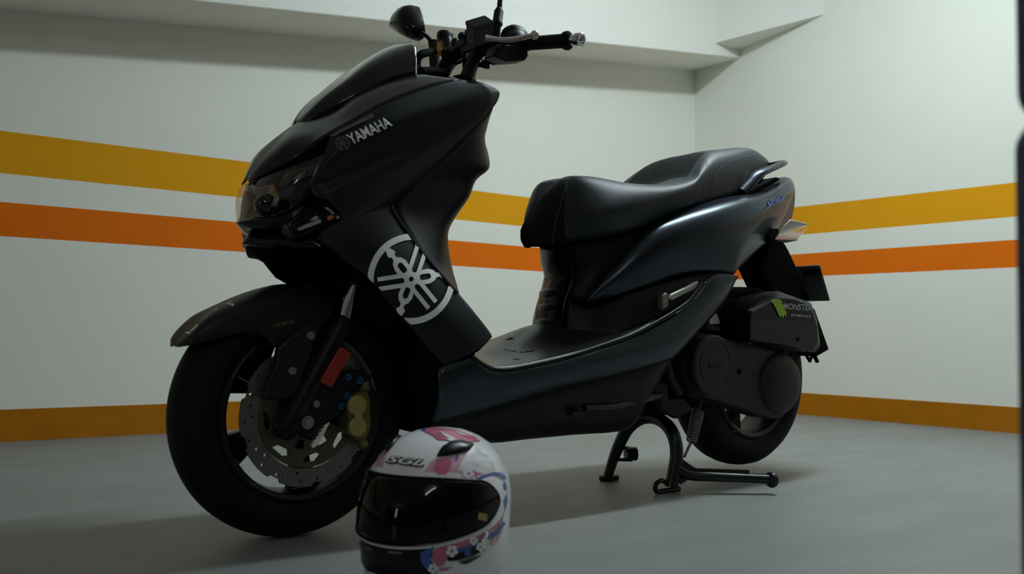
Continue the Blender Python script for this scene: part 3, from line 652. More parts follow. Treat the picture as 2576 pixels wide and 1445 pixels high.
def seat_rows(st):
    rows = []
    for B_, W_, Sh, cr in st:
        b, w, s = S(*B_), S(*W_), S(*Sh)
        mid = w.lerp(s, .55)+V((0, -.09*abs(w.y), 0.004))
        t = S(cr[0], cr[1], 0) if cr[0] > 5 else V((s.x+cr[1], 0, s.z+cr[0]))
        q = s.lerp(t, .5)+V((0, 0, .004))
        rows.append([b, w, mid, s, q, t])
    return rows
ST = [((1330, 621, -.008), (1321, 603, -.008), (1319, 578, -.007), (1318, 577)), ((1362, 621, -.026), (1350, 587, -.026), (1360, 515, -.018), (1344, 518)),
 ((1396, 615, -.046), (1386, 567, -.052), (1394, 478, -.036), (1373, 480)), ((1438, 608, -.074), (1430, 550, -.086), (1427, 452, -.056), (1405, 453)), ((1480, 602, -.102), (1474, 545, -.120), (1465, 448, -.088), (1428, 448)),
 ((1530, 592, -.130), (1526, 540, -.154), (1520, 453, -.110), (1464, 450)), ((1590, 579, -.144), (1590, 528, -.168), (1585, 462, -.128), (-.004, 0)), ((1650, 556, -.146), (1650, 515, -.170), (1650, 466, -.135), (-.008, 0)),
 ((1700, 536, -.146), (1700, 500, -.170), (1702, 460, -.136), (-.006, 0)), ((1732, 525, -.146), (1735, 487, -.167), (1736, 446, -.134), (.0, .01)), ((1756, 516, -.144), (1758, 470, -.163), (1754, 418, -.126), (.008, .015)),
 ((1778, 510, -.142), (1780, 455, -.158), (1773, 394, -.116), (.010, .01)), ((1800, 503, -.140), (1802, 448, -.154), (1795, 382, -.110), (.008, .005)), ((1835, 494, -.135), (1838, 436, -.145), (1832, 378, -.106), (.006, 0)),
 ((1870, 483, -.122), (1872, 428, -.130), (1868, 374, -.096), (.005, 0)), ((1898, 470, -.104), (1902, 425, -.110), (1894, 377, -.084), (.004, 0)), ((1920, 448, -.084), (1924, 422, -.088), (1918, 394, -.066), (.002, 0)), ((1930, 428, -.05), (1932, 418, -.05), (1931, 410, -.04), (0, 0))]
sm_ = MB().sym(seat_rows(ST), nt=4, ns=4)
nc = 40
for k in range(len(sm_.f)):                               # matte fabric on the nose and on the front of the passenger step
    i, j = divmod(k, nc)
    if i < 11 or (36 <= i < 46 and 13 <= j < 27): sm_.m[k] = 1
seat_b = sm_.bvh(); seo = sm_.build('seat', ['seat', 'seatmat'], SCO, thick=.002, ang=70, label='black vinyl dual seat')
def line_decal(bv, pts, w, name, m, par, off=.0015, **k):
    p = crs([V((x, y)) .to_3d() for x, y in pts], 8); L_ = []; R_ = []
    for i, q in enumerate(p):
        t = (p[min(i+1, len(p)-1)]-p[max(i-1, 0)]).normalized(); n = V((-t.y, t.x, 0)); L_.append(q+n*w/2); R_.append(q-n*w/2)
    mb = MB(); rows = []
    for a, b in zip(L_, R_):
        row = []
        for c in (a, b):
            d = ray(c.x, c.y).normalized(); h = bv.ray_cast(CAM, d)
            if h[0] is None: row = None; break
            n = h[1] if h[1].dot(d) < 0 else -h[1]; row.append(h[0]+n*off)
        if row: rows.append(row)
    if len(rows) > 1: mb.grid(rows); return mb.build(name, m, par, **k)
line_decal(seat_b, [(1432, 449), (1425, 470), (1412, 510), (1398, 560), (1390, 612)], 1.8, 'seat_seam', 'stitch', seo)
line_decal(seat_b, [(1914, 384), (1898, 389), (1860, 398), (1822, 414), (1804, 432), (1796, 455), (1786, 495)], 2.4, 'seat_seam', 'stitch', seo)
line_decal(seat_b, [(1775, 400), (1780, 430), (1772, 460), (1765, 500)], 1.6, 'seat_seam', 'stitch', seo)
stp = []
for k in range(2): pass
# --- grab rail
gp = [S(1864, 482, -.128), S(1884, 462, -.134), S(1904, 440, -.138), S(1925, 430, -.138), S(1950, 420, -.130), S(1972, 409, -.110)]
pb = [V((p.x, -p.y, p.z)) for p in reversed(gp)]
e_ = gp[-1]; md_ = [V((e_.x+.018, -.06, e_.z+.004)), V((e_.x+.024, 0, e_.z+.005)), V((e_.x+.018, .06, e_.z+.004))]
rl = [.020, .019, .018, .015, .013, .012, .012, .012, .012, .012, .013, .015, .018, .019, .020]
MB().tube(gp+md_+pb, rl, 14, flat=.55, flatdir=(.45, -.3, .8), sm=4).build('grab_rail', 'grey', SCO, label='grey metal grab rail')
MB().prism([(1875, 492), (1900, 470), (1955, 445), (1965, 452), (1910, 484)], -.11, .11).build('rail_mount', 'inner', SCO, bevel=.004)
# --- rear turn signals, mudguard, plate
def rsig(s):
    g = lambda x, y, l: V((S(x, y, l).x, S(x, y, l).y*s, S(x, y, l).z))
    mb = MB().loft([[g(1950, 604, -.15), g(1970, 572, -.15), g(1986, 551, -.15), g(1994, 560, -.14), g(1992, 600, -.14), g(1975, 612, -.14)],
                    [g(1948, 602, -.20), g(1972, 570, -.205), g(1988, 552, -.20), g(2032, 562, -.20), g(2031, 572, -.20), g(2006, 606, -.20)]])
    o = mb.build('turn_signal', 'alu', SCO, bevel=.003, label='silver rear turn signal')
    MB().loft([[g(1950, 603, -.1995), g(1960, 590, -.2015), g(2030, 566, -.201), g(2031, 572, -.201), g(2006, 604, -.201)], [g(1950, 603, -.207), g(1962, 590, -.209), g(2029, 567, -.208), g(2030, 571, -.208), g(2005, 603, -.208)]]).build('signal_lens', 'chrome', o, bevel=.001)
    MB().prism([(1935, 590), (1958, 575), (1962, 600), (1945, 612)], -.16, -.09).build('signal_stem', 'inner', o) if s < 0 else None
rsig(-1); rsig(1)
mgo = MB().prism([(1913, 668), (1942, 605), (1968, 600), (1985, 630), (2001, 664), (2022, 712), (2041, 758), (1995, 752), (1946, 738)], -.045, .045).build('rear_mudguard', 'inner', SCO, bevel=.006)
pt = S(2060, 667, -.10); pbm = S(2086, 758, -.10)
u_ = (pt-pbm)
dirx = V((.02, 0, .004))
pl = MB().loft([[V((p.x, y, p.z))+d for p, y in ((pt, -.10), (pbm, -.10), (pbm, .16), (pt, .16))] for d in (V((0, 0, 0)), dirx*.4)])
plo = pl.build('number_plate', 'plate', SCO, bevel=.004)
MB().box((pt*.80+pbm*.20)+V((-.006, .03, 0)), .012, .06, .02).build('plate_bracket', 'inner', plo)
hg = MB(); rows = []
for a in range(25, 156, 10):
    t = math.radians(a); c = V((1.405, 0, .2893)); rr_ = .263
    rows.append([c+V((math.cos(t)*r_, y, math.sin(t)*r_)) for y, r_ in ((-.078, rr_-.03), (-.074, rr_-.005), (-.04, rr_+.003), (0, rr_+.005), (.04, rr_+.003), (.074, rr_-.005), (.078, rr_-.03))])
hg.grid(rows).build('wheel_hugger', 'inner', SCO, thick=.003)
# --- air cleaner box and splash flap
ab_out = [(1892, 784), (1962, 748), (2000, 752), (2040, 768), (2054, 808), (2058, 860), (2046, 884), (2003, 872), (1953, 865), (1886, 856), (1887, 803)]
def loop(pts, lat): return [S(x, y, lat) for x, y in pts]
bk_ = [(1870, 782), (1908, 745), (1958, 733), (2041, 763), (2056, 808), (2064, 872), (2050, 888), (2003, 877), (1953, 868), (1880, 860), (1872, 803)]
o1 = loop(bk_, -.135); inn_ = [V((p.x, -.06, p.z)) for p in o1]
abx = MB().loft([inn_, o1, loop(ab_out, -.168)])
ab_b = abx.bvh(); abo = abx.build('air_cleaner', 'airbox', SCO, bevel=.006, seg=3, ang=30)
upr = MB().prism([(1888, 799), (1894, 783), (1962, 749), (2000, 752), (2040, 768), (2052, 806), (1938, 803)], -.1695, -.160)
up_b = upr.bvh(); upo = upr.build('air_cleaner_lid', 'matte', abo, bevel=.003)
MB().lathe(S(2008, 854, -.1695), (0, 1, 0), [(.0, 0), (0, .006), (.006, .006)], 16).build('cover_screw', 'inner', abo)
decal([up_b, ab_b], [[[(1938, 758), (1945, 755), (1962, 754), (1966, 764), (1977, 788), (1974, 797), (1971, 791), (1968, 801), (1964, 793), (1961, 799), (1956, 791), (1952, 782), (1946, 769)]]], step=5, off=.003).build('claw_sticker', 'lime', abo, label='lime green claw sticker')
mb = text_decal([up_b, ab_b], 'MONSTER', (1968, 778), (72, 5), (2, -15), off=.003, bold=.01)
text_decal([up_b, ab_b], 'ENERGY', (1988, 796), (51, 4), (1, -6), off=.003, bold=.01, mb=mb)
mb.build('sticker_lettering', 'white', abo, label='white sticker lettering')
MB().prism([(2040, 770), (2050, 778), (2086, 880), (2055, 898), (2045, 885), (2058, 860)], -.12, -.03).build('splash_flap', 'inner', SCO, bevel=.003)
MB().tube([S(2028, 885, -.12), S(2030, 898, -.12), S(2038, 910, -.12)], .005, 10).build('drain_hose', 'inner', SCO)
MB().tube([S(2048, 885, -.12), S(2051, 900, -.12), S(2056, 911, -.12)], .006, 10).build('drain_hose', 'inner', SCO)
MB().tube([S(2038, 905, -.11), S(2044, 896, -.11)], .005, 8).build('hose_clip', 'alu', SCO)
MB().tube([S(1815, 800, -.10), S(1840, 780, -.11), S(1880, 790, -.11)], [.03, .032, .034], 16, sm=3).build('intake_duct', 'inner', SCO)
MB().prism([(1782, 786), (1806, 790), (1815, 816), (1786, 818)], -.115, -.08).build('shock_mount', 'alu', SCO, bevel=.004)
MB().prism([(1780, 818), (1818, 822), (1814, 836), (1776, 830)], -.118, -.08).build('rubber_mount', 'satin', SCO, bevel=.004)
# --- engine and belt case
c1 = S(1788, 919, -.15); r1 = .080; c2 = S(1958, 968, -.14); r2 = .098
def hull(ca, ra, cb, rb_, n=28):
    pts = []
    d = cb-ca; L_ = math.hypot(d.x, d.z); th = math.atan2(d.z, d.x); be = math.acos(max(-1, min(1, (ra-rb_)/L_)))
    for k in range(n+1):
        a = th+be+(2*PI-2*be)*k/n; pts.append((ca.x+ra*math.cos(a), ca.z+ra*math.sin(a)))
    for k in range(n+1):
        a = th-be+(2*be)*k/n; pts.append((cb.x+rb_*math.cos(a), cb.z+rb_*math.sin(a)))
    return pts
lp = lambda ra, rb_, y: [V((x, y, z)) for x, z in hull(c1, ra, c2, rb_)]
cvt = MB().loft([lp(r1+.004, r2, -.05), lp(r1+.004, r2, -.125), lp(r1, r2-.004, -.132), lp(r1-.012, r2-.016, -.136)])
cvo = cvt.build('belt_case', 'casing', SCO, bevel=.002)
MB().lathe((c1.x, -.165, c1.z), (0, 1, 0), [(0, 0), (0, .058), (.002, .060), (.001, .064), (.001, .074), (.006, .080), (.035, .081)], 48).build('round_cover', 'casing', cvo, ang=25)
MB().box((c1.x, -.1655, c1.z), .05, .004, .012).build('cover_badge', 'satin', cvo, bevel=.001)
MB().lathe((c2.x+.012, -.162, c2.z+.004), (0, 1, 0), [(0, 0), (.001, .04), (.004, .062), (.010, .078), (.022, .088), (.032, .090)], 40).build('clutch_cover', 'casing', cvo, ang=50)
MB().lathe(S(1860, 935, -.137), (0, 1, 0), [(-.001, 0), (-.001, .008), (.002, .009)], 16).build('case_plug', 'inner', cvo)
MB().prism([(1700, 850), (1770, 838), (1850, 845), (1890, 890), (1850, 1000), (1790, 1010), (1720, 1000), (1690, 950)], -.06, .10).build('crankcase', 'inner', SCO, bevel=.006)
MB().tube([S(1676, 905, -.12), S(1684, 935, -.12), S(1694, 965, -.12), S(1710, 990, -.12)], .011, 12, sm=3).build('engine_hanger', 'casing', SCO)
MB().box(S(1655, 985, -.10), .05, .03, .05).build('stand_bracket', 'satin', SCO, bevel=.005)
MB().prism([(1660, 1005), (1720, 1000), (1745, 1030), (1705, 1055), (1668, 1035)], -.11, -.09).build('stand_pivot', 'satin', SCO, bevel=.004)
MB().prism([(1660, 1000), (1740, 1000), (1720, 1050), (1660, 1040)], -.088, .088).build('pivot_tube', 'inner', SCO, bevel=.004)
# --- passenger foot peg
pg = MB().prism([(1683, 752), (1690, 740), (1728, 722), (1756, 706), (1760, 712), (1754, 728), (1716, 745), (1694, 757)], -.196, -.180)
pgo = pg.build('foot_peg', 'alu', SCO, bevel=.005, label='folded silver passenger foot peg')
MB().prism([(1668, 742), (1678, 735), (1684, 745), (1682, 772), (1668, 782)], -.19, -.17).build('peg_bracket', 'steel', pgo, bevel=.003)
# --- centre stand
st_ = MB().tube([S(1688, 1226, -.09), S(1697, 1185, -.092), S(1702, 1145, -.092), S(1698, 1108, -.086), S(1684, 1078, -.06), S(1662, 1058, -.022), S(1635, 1050, .02), S(1604, 1058, .06), S(1576, 1083, .095), S(1553, 1130, .118), S(1540, 1165, .126), S(1527, 1206, .132)],
  [.018, .0185, .018, .018, .018, .018, .018, .018, .018, .0165, .0145, .0135], 12, sm=3)
cso = st_.build('centre_stand', 'stand', SCO, label='black steel centre stand')
MB().tube([V((1.012, -.086, .02)), V((.985, -.088, .034)), V((.962, -.088, .026)), V((.965, -.087, .008)), V((1.0, -.085, .0065)), V((1.055, -.085, .0065))], .0065, 8, sm=3).build('stand_foot', 'stand', cso)
MB().box((1.012, .139, .008), .055, .03, .016).build('stand_foot', 'stand', cso, bevel=.005)
lv = [S(1702, 1180, -.098), S(1735, 1196, -.120), S(1800, 1200, -.165), S(1932, 1206, -.245)]
lvo = MB().tube(lv, [.015, .014, .013, .0125], 12, sm=3).build('stand_lever', 'stand', cso)
MB().loft([[S(1712, 1145, -.10), S(1722, 1160, -.102), S(1752, 1180, -.13), S(1885, 1184, -.22), S(1885, 1192, -.22), S(1745, 1200, -.125), S(1712, 1220, -.10), S(1700, 1200, -.098)],
  [S(1712, 1145, -.10)+V((.006, .006, 0)), S(1722, 1160, -.102)+V((.004, .006, 0)), S(1752, 1180, -.13)+V((.004, .006, 0)), S(1885, 1184, -.22)+V((.004, .006, 0)), S(1885, 1192, -.22)+V((.004, .006, 0)), S(1745, 1200, -.125)+V((.004, .006, 0)), S(1712, 1220, -.10)+V((.004, .006, 0)), S(1700, 1200, -.098)+V((.004, .006, 0))]]).build('lever_gusset', 'stand', lvo)
MB().ball(S(1940, 1208, -.25), .023, 14, sc=(.55, 1, .9)).build('lever_pad', 'stand', lvo)
mb = MB().tube([S(1550, 1130, .11), S(1575, 1127, .10), S(1594, 1130, .09)], .005, 8).tube([S(1548, 1157, .11), S(1590, 1158, .09)], .005, 8)
mb.tube([S(1574, 1143, .098), S(1600, 1142, .085)], .0195, 14)
mb.build('stand_stop', 'stand', cso)
a_, b_ = S(1757, 1034, -.075), S(1739, 1112, -.092); ax = b_-a_; u1 = ax.orthogonal().normalized(); w1 = ax.normalized().cross(u1); cp = []
for k in range(13*14+1):
    t = k/(13*14); an = 2*PI*13*t; cp.append(a_+ax*t+(u1*math.cos(an)+w1*math.sin(an))*(.0155-.003*t))
sp = MB().tube(cp, .0026, 6)
sp.tube([a_, S(1763, 1010, -.07)], .004, 8).tube([b_, S(1728, 1135, -.095), S(1722, 1150, -.098)], .0038, 8)
sp.build('return_spring', 'steel', cso, label='steel coil return spring')
# --- side stand folded up under the belly
ss = MB().tube([S(1665, 990, -.10), S(1610, 1008, -.125), S(1540, 1024, -.14), S(1470, 1026, -.145)], [.012, .011, .010, .009], 12, sm=3)
ss.box(S(1445, 1040, -.145), .035, .03, .008).tube([S(1600, 985, -.12), S(1530, 1010, -.13)], .006, 8)
ss.build('side_stand', 'stand', SCO)
# --- handlebar and controls
hb = MB().tube([S(1172, 204, -.045), S(1186, 165, -.045), S(1203, 118, -.045)], [.021, .019, .017], 16, flat=.8)
hb.tube([S(1112, 200, .045), S(1128, 168, .045), S(1157, 132, .045)], [.013, .013, .014], 14)
gL0, gL1 = S(1322, 110, -.19), S(1430, 102, -.315)
bar = [gL1, gL0, S(1235, 110, -.10), S(1203, 112, -.05)]; br = [V((p.x, -p.y, p.z)) for p in reversed(bar)]
hb.tube(bar+br, .011, 14, sm=3)
hb.box(V((bar[-1].x, 0, bar[-1].z)), .035, .13, .035)
hbo = hb.build('handlebar', 'satin', SCO, bevel=.003)
MB().tube([S(1165, 204, -.045), S(1180, 199, -.045)], .001).build('bar_gaiter', 'inner', hbo)
def grip(g0, g1):
    d = (g1-g0).normalized(); L_ = (g1-g0).length; prof = [(0, .0105), (0, .0165), (.006, .0165), (.008, .0145)]
    k = .012
    while k < L_-.012: prof += [(k, .0145), (k+.002, .0152), (k+.004, .0145)]; k += .006
    prof += [(L_-.010, .0145), (L_-.008, .0195), (L_-.002, .0200), (L_, .017), (L_, .009)]
    o = MB().lathe(g0, d, prof, 24).build('hand_grip', 'rubber', hbo)
    MB().lathe(g1, d, [(0, .010), (.002, .0115), (.022, .0115), (.023, .0145), (.036, .0145), (.038, .012), (.038, .0085), (.030, .008), (.030, 0)], 24).build('bar_end', 'chrome', hbo, label='chrome bar end weight')
grip(gL0, gL1); grip(V((gL0.x, -gL0.y, gL0.z)), V((gL1.x, -gL1.y, gL1.z)))
# master cylinder box by the near grip
def mc_box():
    a = S(1172, 57, -.095); b = S(1219, 43, -.120); d = (b-a); e = S(1241, 58, -.155)-b; hgt = S(1219, 90, -.120)-b
    q = [a, b, b+e, a+e]; q2 = [p+hgt for p in q]
    mb = MB().loft([q, q2]); lidv = [p+V((0, 0, .0)) for p in q]
    o = mb.build('brake_reservoir', 'matte', hbo, bevel=.002)
    c = sum(q, V())/4; big = [c+(p-c)*1.06 for p in q]
    MB().loft([[p+V((0, 0, .004)) for p in big], [p-V((0, 0, .005)) for p in big]]).build('reservoir_lid', 'satin', o, bevel=.0015)
    return o
mc_box()
MB().tube([S(1168, 92, -.08), S(1210, 96, -.10), S(1245, 98, -.125)], [.015, .018, .014], 14).build('master_cylinder', 'satin', hbo, bevel=.001)
lvp = [S(1222, 95, -.165), S(1238, 97, -.175), S(1268, 101, -.195), S(1300, 98, -.230), S(1325, 92, -.262), S(1338, 89, -.280)]
blo = MB().tube(lvp, [.0065, .0055, .0062, .0062, .0055, .005], 12, sm=3, flat=1.0).build('brake_lever', 'pearl', hbo, label='pale curved brake lever')
MB().ball(S(1345, 88, -.287), .0095, 16).build('lever_ball', 'pearl', blo)
sw = MB().lathe(S(1278, 112, -.155), (gL1-gL0), [(0, .010), (0, .026), (.006, .030), (.034, .031), (.040, .027), (.046, .015)], 24)
sw.prism([(1250, 112), (1325, 112), (1330, 140), (1322, 152), (1275, 155), (1240, 140)], -.20, -.165)
sw.prism([(1270, 152), (1278, 152), (1277, 158), (1271, 158)], -.19, -.18)
swo = sw.build('switch_housing', 'satin', hbo, bevel=.003)
sd = MB().ball(S(1294, 95, -.165), .033, 18, sc=(1.0, .9, .85)).build('switch_dome', 'satin', swo)
MB().prism([(1288, 63), (1309, 63), (1310, 72), (1287, 72)], -.185, -.16).build('switch_button', 'satin', swo, bevel=.002)
# near mirror stem going up out of the frame, with its mirror
ms = [S(1247, 90, -.14), S(1252, 55, -.14), S(1256, 30, -.14), S(1259, -10, -.14)]
top = ms[-1]; ms += [top+V((-.01, -.03, .05)), top+V((-.02, -.07, .08))]
mso = MB().tube(ms, [.009, .009, .0065, .0055, .0055, .0055], 12, sm=3)
mso.lathe(S(1251, 56, -.14), S(1257, 12, -.14)-S(1251, 56, -.14), [(-.006, .009), (-.006, .0125), (0, .0125), (.002, .011), (.026, .0105), (.034, .006)], 18)
mso.tube([S(1228, 70, -.13), S(1247, 76, -.14)], .012, 12)
mo = mso.build('mirror_stem', 'satin', SCO)
def mirror_head(loop_, depth, par):
    c = sum(loop_, V())/len(loop_)
    lo = [[c+(p-c)*k+V((-d, 0, 0)) for p in loop_] for k, d in ((1.0, 0), (.97, depth*.45), (.82, depth*.8), (.5, depth*1.0), (.06, depth*1.08))]
    o = MB().loft(lo).build('mirror', 'gloss', par, ang=60)
    MB().loft([[c+(p-c)*.93+V((.0006, 0, 0)) for p in loop_], [c+(p-c)*.93+V((.0016, 0, 0)) for p in loop_]]).build('mirror_glass', 'chrome', o) if par is SCO else None
    return o
mpx = [(1004, 74), (1007, 56), (1014, 41), (1032, 23), (1049, 15.5), (1055, 18), (1063, 39), (1068, 62), (1070, 81), (1065, 97), (1052, 105), (1032, 97), (1010, 83)]
xm = .46; mhp = [SX(x, y, xm) for x, y in mpx]
mh = mirror_head(mhp, .05, SCO)
c0 = ms[-1]+V((0, -.05, .03)); mirror_head([c0+V((0, (p-sum(mhp, V())/len(mhp)).y, (p-sum(mhp, V())/len(mhp)).z)) for p in mhp], .045, mo)
st2 = [SX(1060, 82, xm-.03), SX(1072, 90, xm-.02), SX(1081, 100, xm), SX(1084, 115, xm)]
yy = st2[-1].y
mb = MB().tube(st2, .006, 10, sm=3)
mb.tube([S(1091, 102, yy), S(1093, 150, yy), S(1094, 190, yy)], [.013, .014, .013], 14)
mb.tube([S(1086, 112, yy), S(1101, 110, yy)], .011, 12)
mb.tube([S(1094, 188, yy), V((gL0.x+.01, .22, gL0.z+.012)), V((gL0.x, .20, gL0.z))], [.011, .010, .014], 12, sm=3)
mb.build('mirror_mount', 'satin', SCO, bevel=.001)
# far brake reservoir with yellow fluid, cables
rr0 = S(1119, 96, .12)
ro = MB().lathe(rr0, (.1, 0, 1), [(-.012, 0), (-.012, .016), (-.004, .018), (-.002, .0205), (.010, .0205), (.014, .018), (.014, 0)], 24).build('fluid_reservoir', 'satin', SCO)
MB().lathe(S(1112, 124, .12), (.3, 0, 1), [(-.014, 0), (-.014, .012), (.016, .013), (.018, 0)], 18).build('reservoir_cup', 'yfluid', ro, label='yellow fluid cup')
MB().tube([S(1124, 100, .11), S(1132, 130, .09), S(1140, 150, .07)], [.014, .013, .012], 12).build('reservoir_bracket', 'satin', ro)
def cable(pts, r_, name='cable'): return MB().tube([S(*p) for p in pts], r_, 10, sm=4).build(name, 'inner', SCO)
cable([(1048, 176, .10), (1050, 150, .10), (1062, 136, .10), (1092, 130, .12)], .010, 'brake_hose')
cable([(1050, 175, .08), (1058, 192, .06), (1080, 202, .05)], .013, 'brake_hose')
cable([(1120, 186, .03), (1126, 160, .03), (1140, 140, .02), (1165, 128, .0)], .011)
cable([(1100, 190, .02), (1118, 172, .02), (1140, 150, .02), (1190, 120, -.02)], .008)
cable([(1085, 195, .04), (1105, 180, .04), (1120, 150, .05), (1118, 130, .06)], .009)
cable([(1170, 130, -.03), (1166, 150, -.03), (1148, 160, -.02), (1136, 150, .0)], .003)
cable([(1240, 128, -.12), (1215, 132, -.08), (1195, 150, -.06)], .009)
cable([(1060, 186, .0), (1090, 186, .0), (1118, 190, .0)], .016, 'cable_boot')
MB().box(S(1166, 112, .0), .026, .05, .024).build('clamp', 'satin', SCO, bevel=.006)
MB().ball(S(1163, 92, .0), .011, 14).build('clamp_knob', 'satin', SCO)
MB().ball(S(1146, 108, .03), .012, 14).build('clamp_knob', 'satin', SCO)
for a, b in (((1196, 165, -.05), (1218, 162, -.06)), ((1214, 157, -.07), (1243, 151, -.09))):
    MB().lathe(S(*a), S(*b)-S(*a), [(0, 0), (0, .0045), (.012, .006), (.024, .0115), (.031, .0115), (.031, 0)], 16).build('horn_plug', 'satin', SCO)
MB().tube([S(1208, 142, -.06), S(1216, 158, -.06)], .002, 6).build('plug_wire', 'inner', SCO)
MB().lathe(S(1176, 160, -.03), V((0, 0, 1)), [(-.01, .0), (-.01, .012), (.01, .012), (.01, 0)], 16).build('riser_collar', 'satin', SCO)
MB().lathe(S(1165, 201, -.03), V((0, 0, 1)), [(-.012, .03), (0, .03), (.006, .024), (.008, 0)], 20).build('riser_boot', 'inner', SCO)
# ------------------------------------------------------------------ the helmet
HC = V((0.052, -0.470, 0)); HA = math.radians(204)
HF = V((math.cos(HA), math.sin(HA), 0)); HS = V((-HF.y, HF.x, 0))       # facing direction, helmet's left
HEL = root('motorcycle_helmet', HC, 'white and pink full-face helmet with dark visor on the floor beside the front wheel', 'helmet')
HP = [(0.004, .104, .082, .088), (.012, .118, .092, .096), (.03, .131, .104, .103), (.06, .138, .116, .108), (.09, .139, .126, .111), (.12, .137, .132, .112), (.15, .132, .134, .111),
      (.18, .119, .129, .105), (.205, .102, .117, .095), (.225, .082, .100, .080), (.240, .060, .076, .060), (.250, .036, .050, .037), (.2545, .014, .02, .015), (.2552, .0005, .0005, .0005)]
def hprof(h):
    for i in range(len(HP)-1):
        if h <= HP[i+1][0] or i == len(HP)-2:
            g = lambda k: V((HP[k][1], HP[k][2], HP[k][3])) if 0 <= k < len(HP) else None
            t = max(0, min(1, (h-HP[i][0])/(HP[i+1][0]-HP[i][0]))); a, b = g(i), g(i+1); p = g(i-1) or a*2-b; n = g(i+2) or b*2-a
            q = .5*((2*a)+(b-p)*t+(2*p-5*a+4*b-n)*t*t+(3*a-p-3*b+n)*t**3); return q
def hpt(th, h, off=0.0):
    q = hprof(h); a = q.x if math.cos(th) > 0 else q.y
    def sp(c): return math.copysign(abs(c)**.93, c)
    return HC+HF*((a+off)*sp(math.cos(th)))+HS*((q.z+off)*sp(math.sin(th)))+V((0, 0, h))
hh = [0.004, .012, .03, .045, .06, .075, .09, .105, .12, .135, .15, .165, .18, .193, .205, .215, .225, .233, .240, .246, .250, .2535, .2552]
sh = MB().grid([[hpt(2*PI*k/72, h) for k in range(72)] for h in hh], 0, True)
sh.f.append(list(range(72))[::-1]); sh.m.append(0)
hb_ = sh.bvh(); shell = sh.build('helmet_shell', 'hwhite', HEL, ang=60, label='glossy white helmet shell')
MB().grid([[hpt(2*PI*k/72, h, o) for k in range(72)] for h, o in ((0.0015, -.004), (.0015, .003), (.009, .0035), (.011, .001))], 0, True).build('edge_trim', 'hblack', HEL)
# visor: a band round the front, rounded at its ends
def vz(t):                            # t = angle / end angle
    a = abs(t); lo = .094+.030*a**2.0; hi = .192-.016*a**3
    if a > .80:
        k = (a-.80)/.20; c = math.sqrt(max(0, 1-k*k)); m = (lo+hi)/2; lo = m-(m-lo)*c; hi = m+(hi-m)*c
    return lo, hi
VE = math.radians(90)
def band(off, lo_d, hi_d, ve, n=72, m=10):
    rows = []
    for i in range(n+1):
        t = math.sin((-1+2*i/n)*PI/2); lo, hi = vz(t); lo -= lo_d; hi += hi_d
        rows.append([hpt(t*ve, lo+(hi-lo)*j/m, off) for j in range(m+1)])
    return MB().grid(rows)
band(.0018, .006, .007, VE+.20).build('visor_surround', 'hwhite', HEL, ang=60)
vb = band(.0045, 0, 0, VE); vis_b = vb.bvh(); vis = vb.build('visor', 'visor', HEL, thick=.0025, ang=60, label='dark tinted visor')
rim_ = []
for s in (0, 1):
    rim_ += [hpt(math.sin((-1+2*i/72)*PI/2)*VE, vz(math.sin((-1+2*i/72)*PI/2))[s], .0055) for i in (range(73) if s == 0 else range(72, -1, -1))]
MB().tube(rim_, .0014, 6, cap=False).build('visor_seal', 'hblack', vis)
def hdec(polys, m, name='helmet_graphic', off=.0013, par=None, step=5, both=False, label=None):
    if name == 'helmet_graphic' and len(polys) > 1:
        for p in polys: hdec([p], m, name, off, par, step, both, label)
        return
    mb = decal(hb_, [[p] for p in polys], off=off, step=step)
    if both:
        t = MB(); t.v = [v-HS*(2*(v-HC).dot(HS)) for v in mb.v]; t.f = [f[::-1] for f in mb.f]; t.m = list(mb.m); mb.join(t)
    return mb.build(name, m, par or shell, label=label)
hdec([[(897, 1354), (924, 1369), (980, 1380), (1064, 1380), (1090, 1374), (1070, 1384), (1058, 1400), (1062, 1422), (1078, 1440), (1040, 1449), (958, 1447), (924, 1436), (908, 1410), (900, 1380)]], 'hblack', both=True, label='black chin area')
hdec([[(1060, 1388), (1076, 1381), (1096, 1373), (1086, 1386), (1083, 1402), (1090, 1422), (1104, 1437), (1078, 1437), (1064, 1422), (1056, 1402)]], 'hblue', off=.0019, label='blue arc on the chin')
hdec([[(1088, 1386), (1120, 1368), (1165, 1354), (1205, 1333), (1240, 1302), (1262, 1262), (1272, 1250), (1272, 1275), (1262, 1305), (1244, 1328), (1215, 1350), (1180, 1370), (1150, 1386), (1124, 1400), (1122, 1412), (1112, 1424), (1098, 1424), (1086, 1404)]], 'hpink', off=.0016, label='pink band under the visor')
hdec([[(1146, 1382), (1180, 1372), (1214, 1355), (1244, 1336), (1262, 1312), (1269, 1318), (1250, 1345), (1222, 1360), (1184, 1378), (1150, 1392)], [(1262, 1262), (1272, 1240), (1274, 1262), (1268, 1285)], [(1262, 1218), (1268, 1212), (1272, 1226), (1271, 1238), (1264, 1232)]], 'hblue', off=.0022)
hdec([[(1122, 1404), (1150, 1390), (1186, 1376), (1212, 1368), (1218, 1384), (1190, 1398), (1150, 1410), (1128, 1412)]], 'hblack', off=.0019)
hdec([[(1150, 1414), (1195, 1400), (1212, 1396), (1180, 1416), (1165, 1420)]], 'hteal', off=.0021)
hdec([[(1165, 1384), (1182, 1380), (1180, 1398), (1168, 1400)]], 'hblue', off=.0026, step=4)
hdec([[(1104, 1430), (1140, 1426), (1120, 1435), (1106, 1436)]], 'hpink', off=.0019)
hdec([[(1254, 1318), (1266, 1300), (1262, 1340), (1246, 1368), (1230, 1372), (1240, 1350)]], 'hpink2', off=.0014)
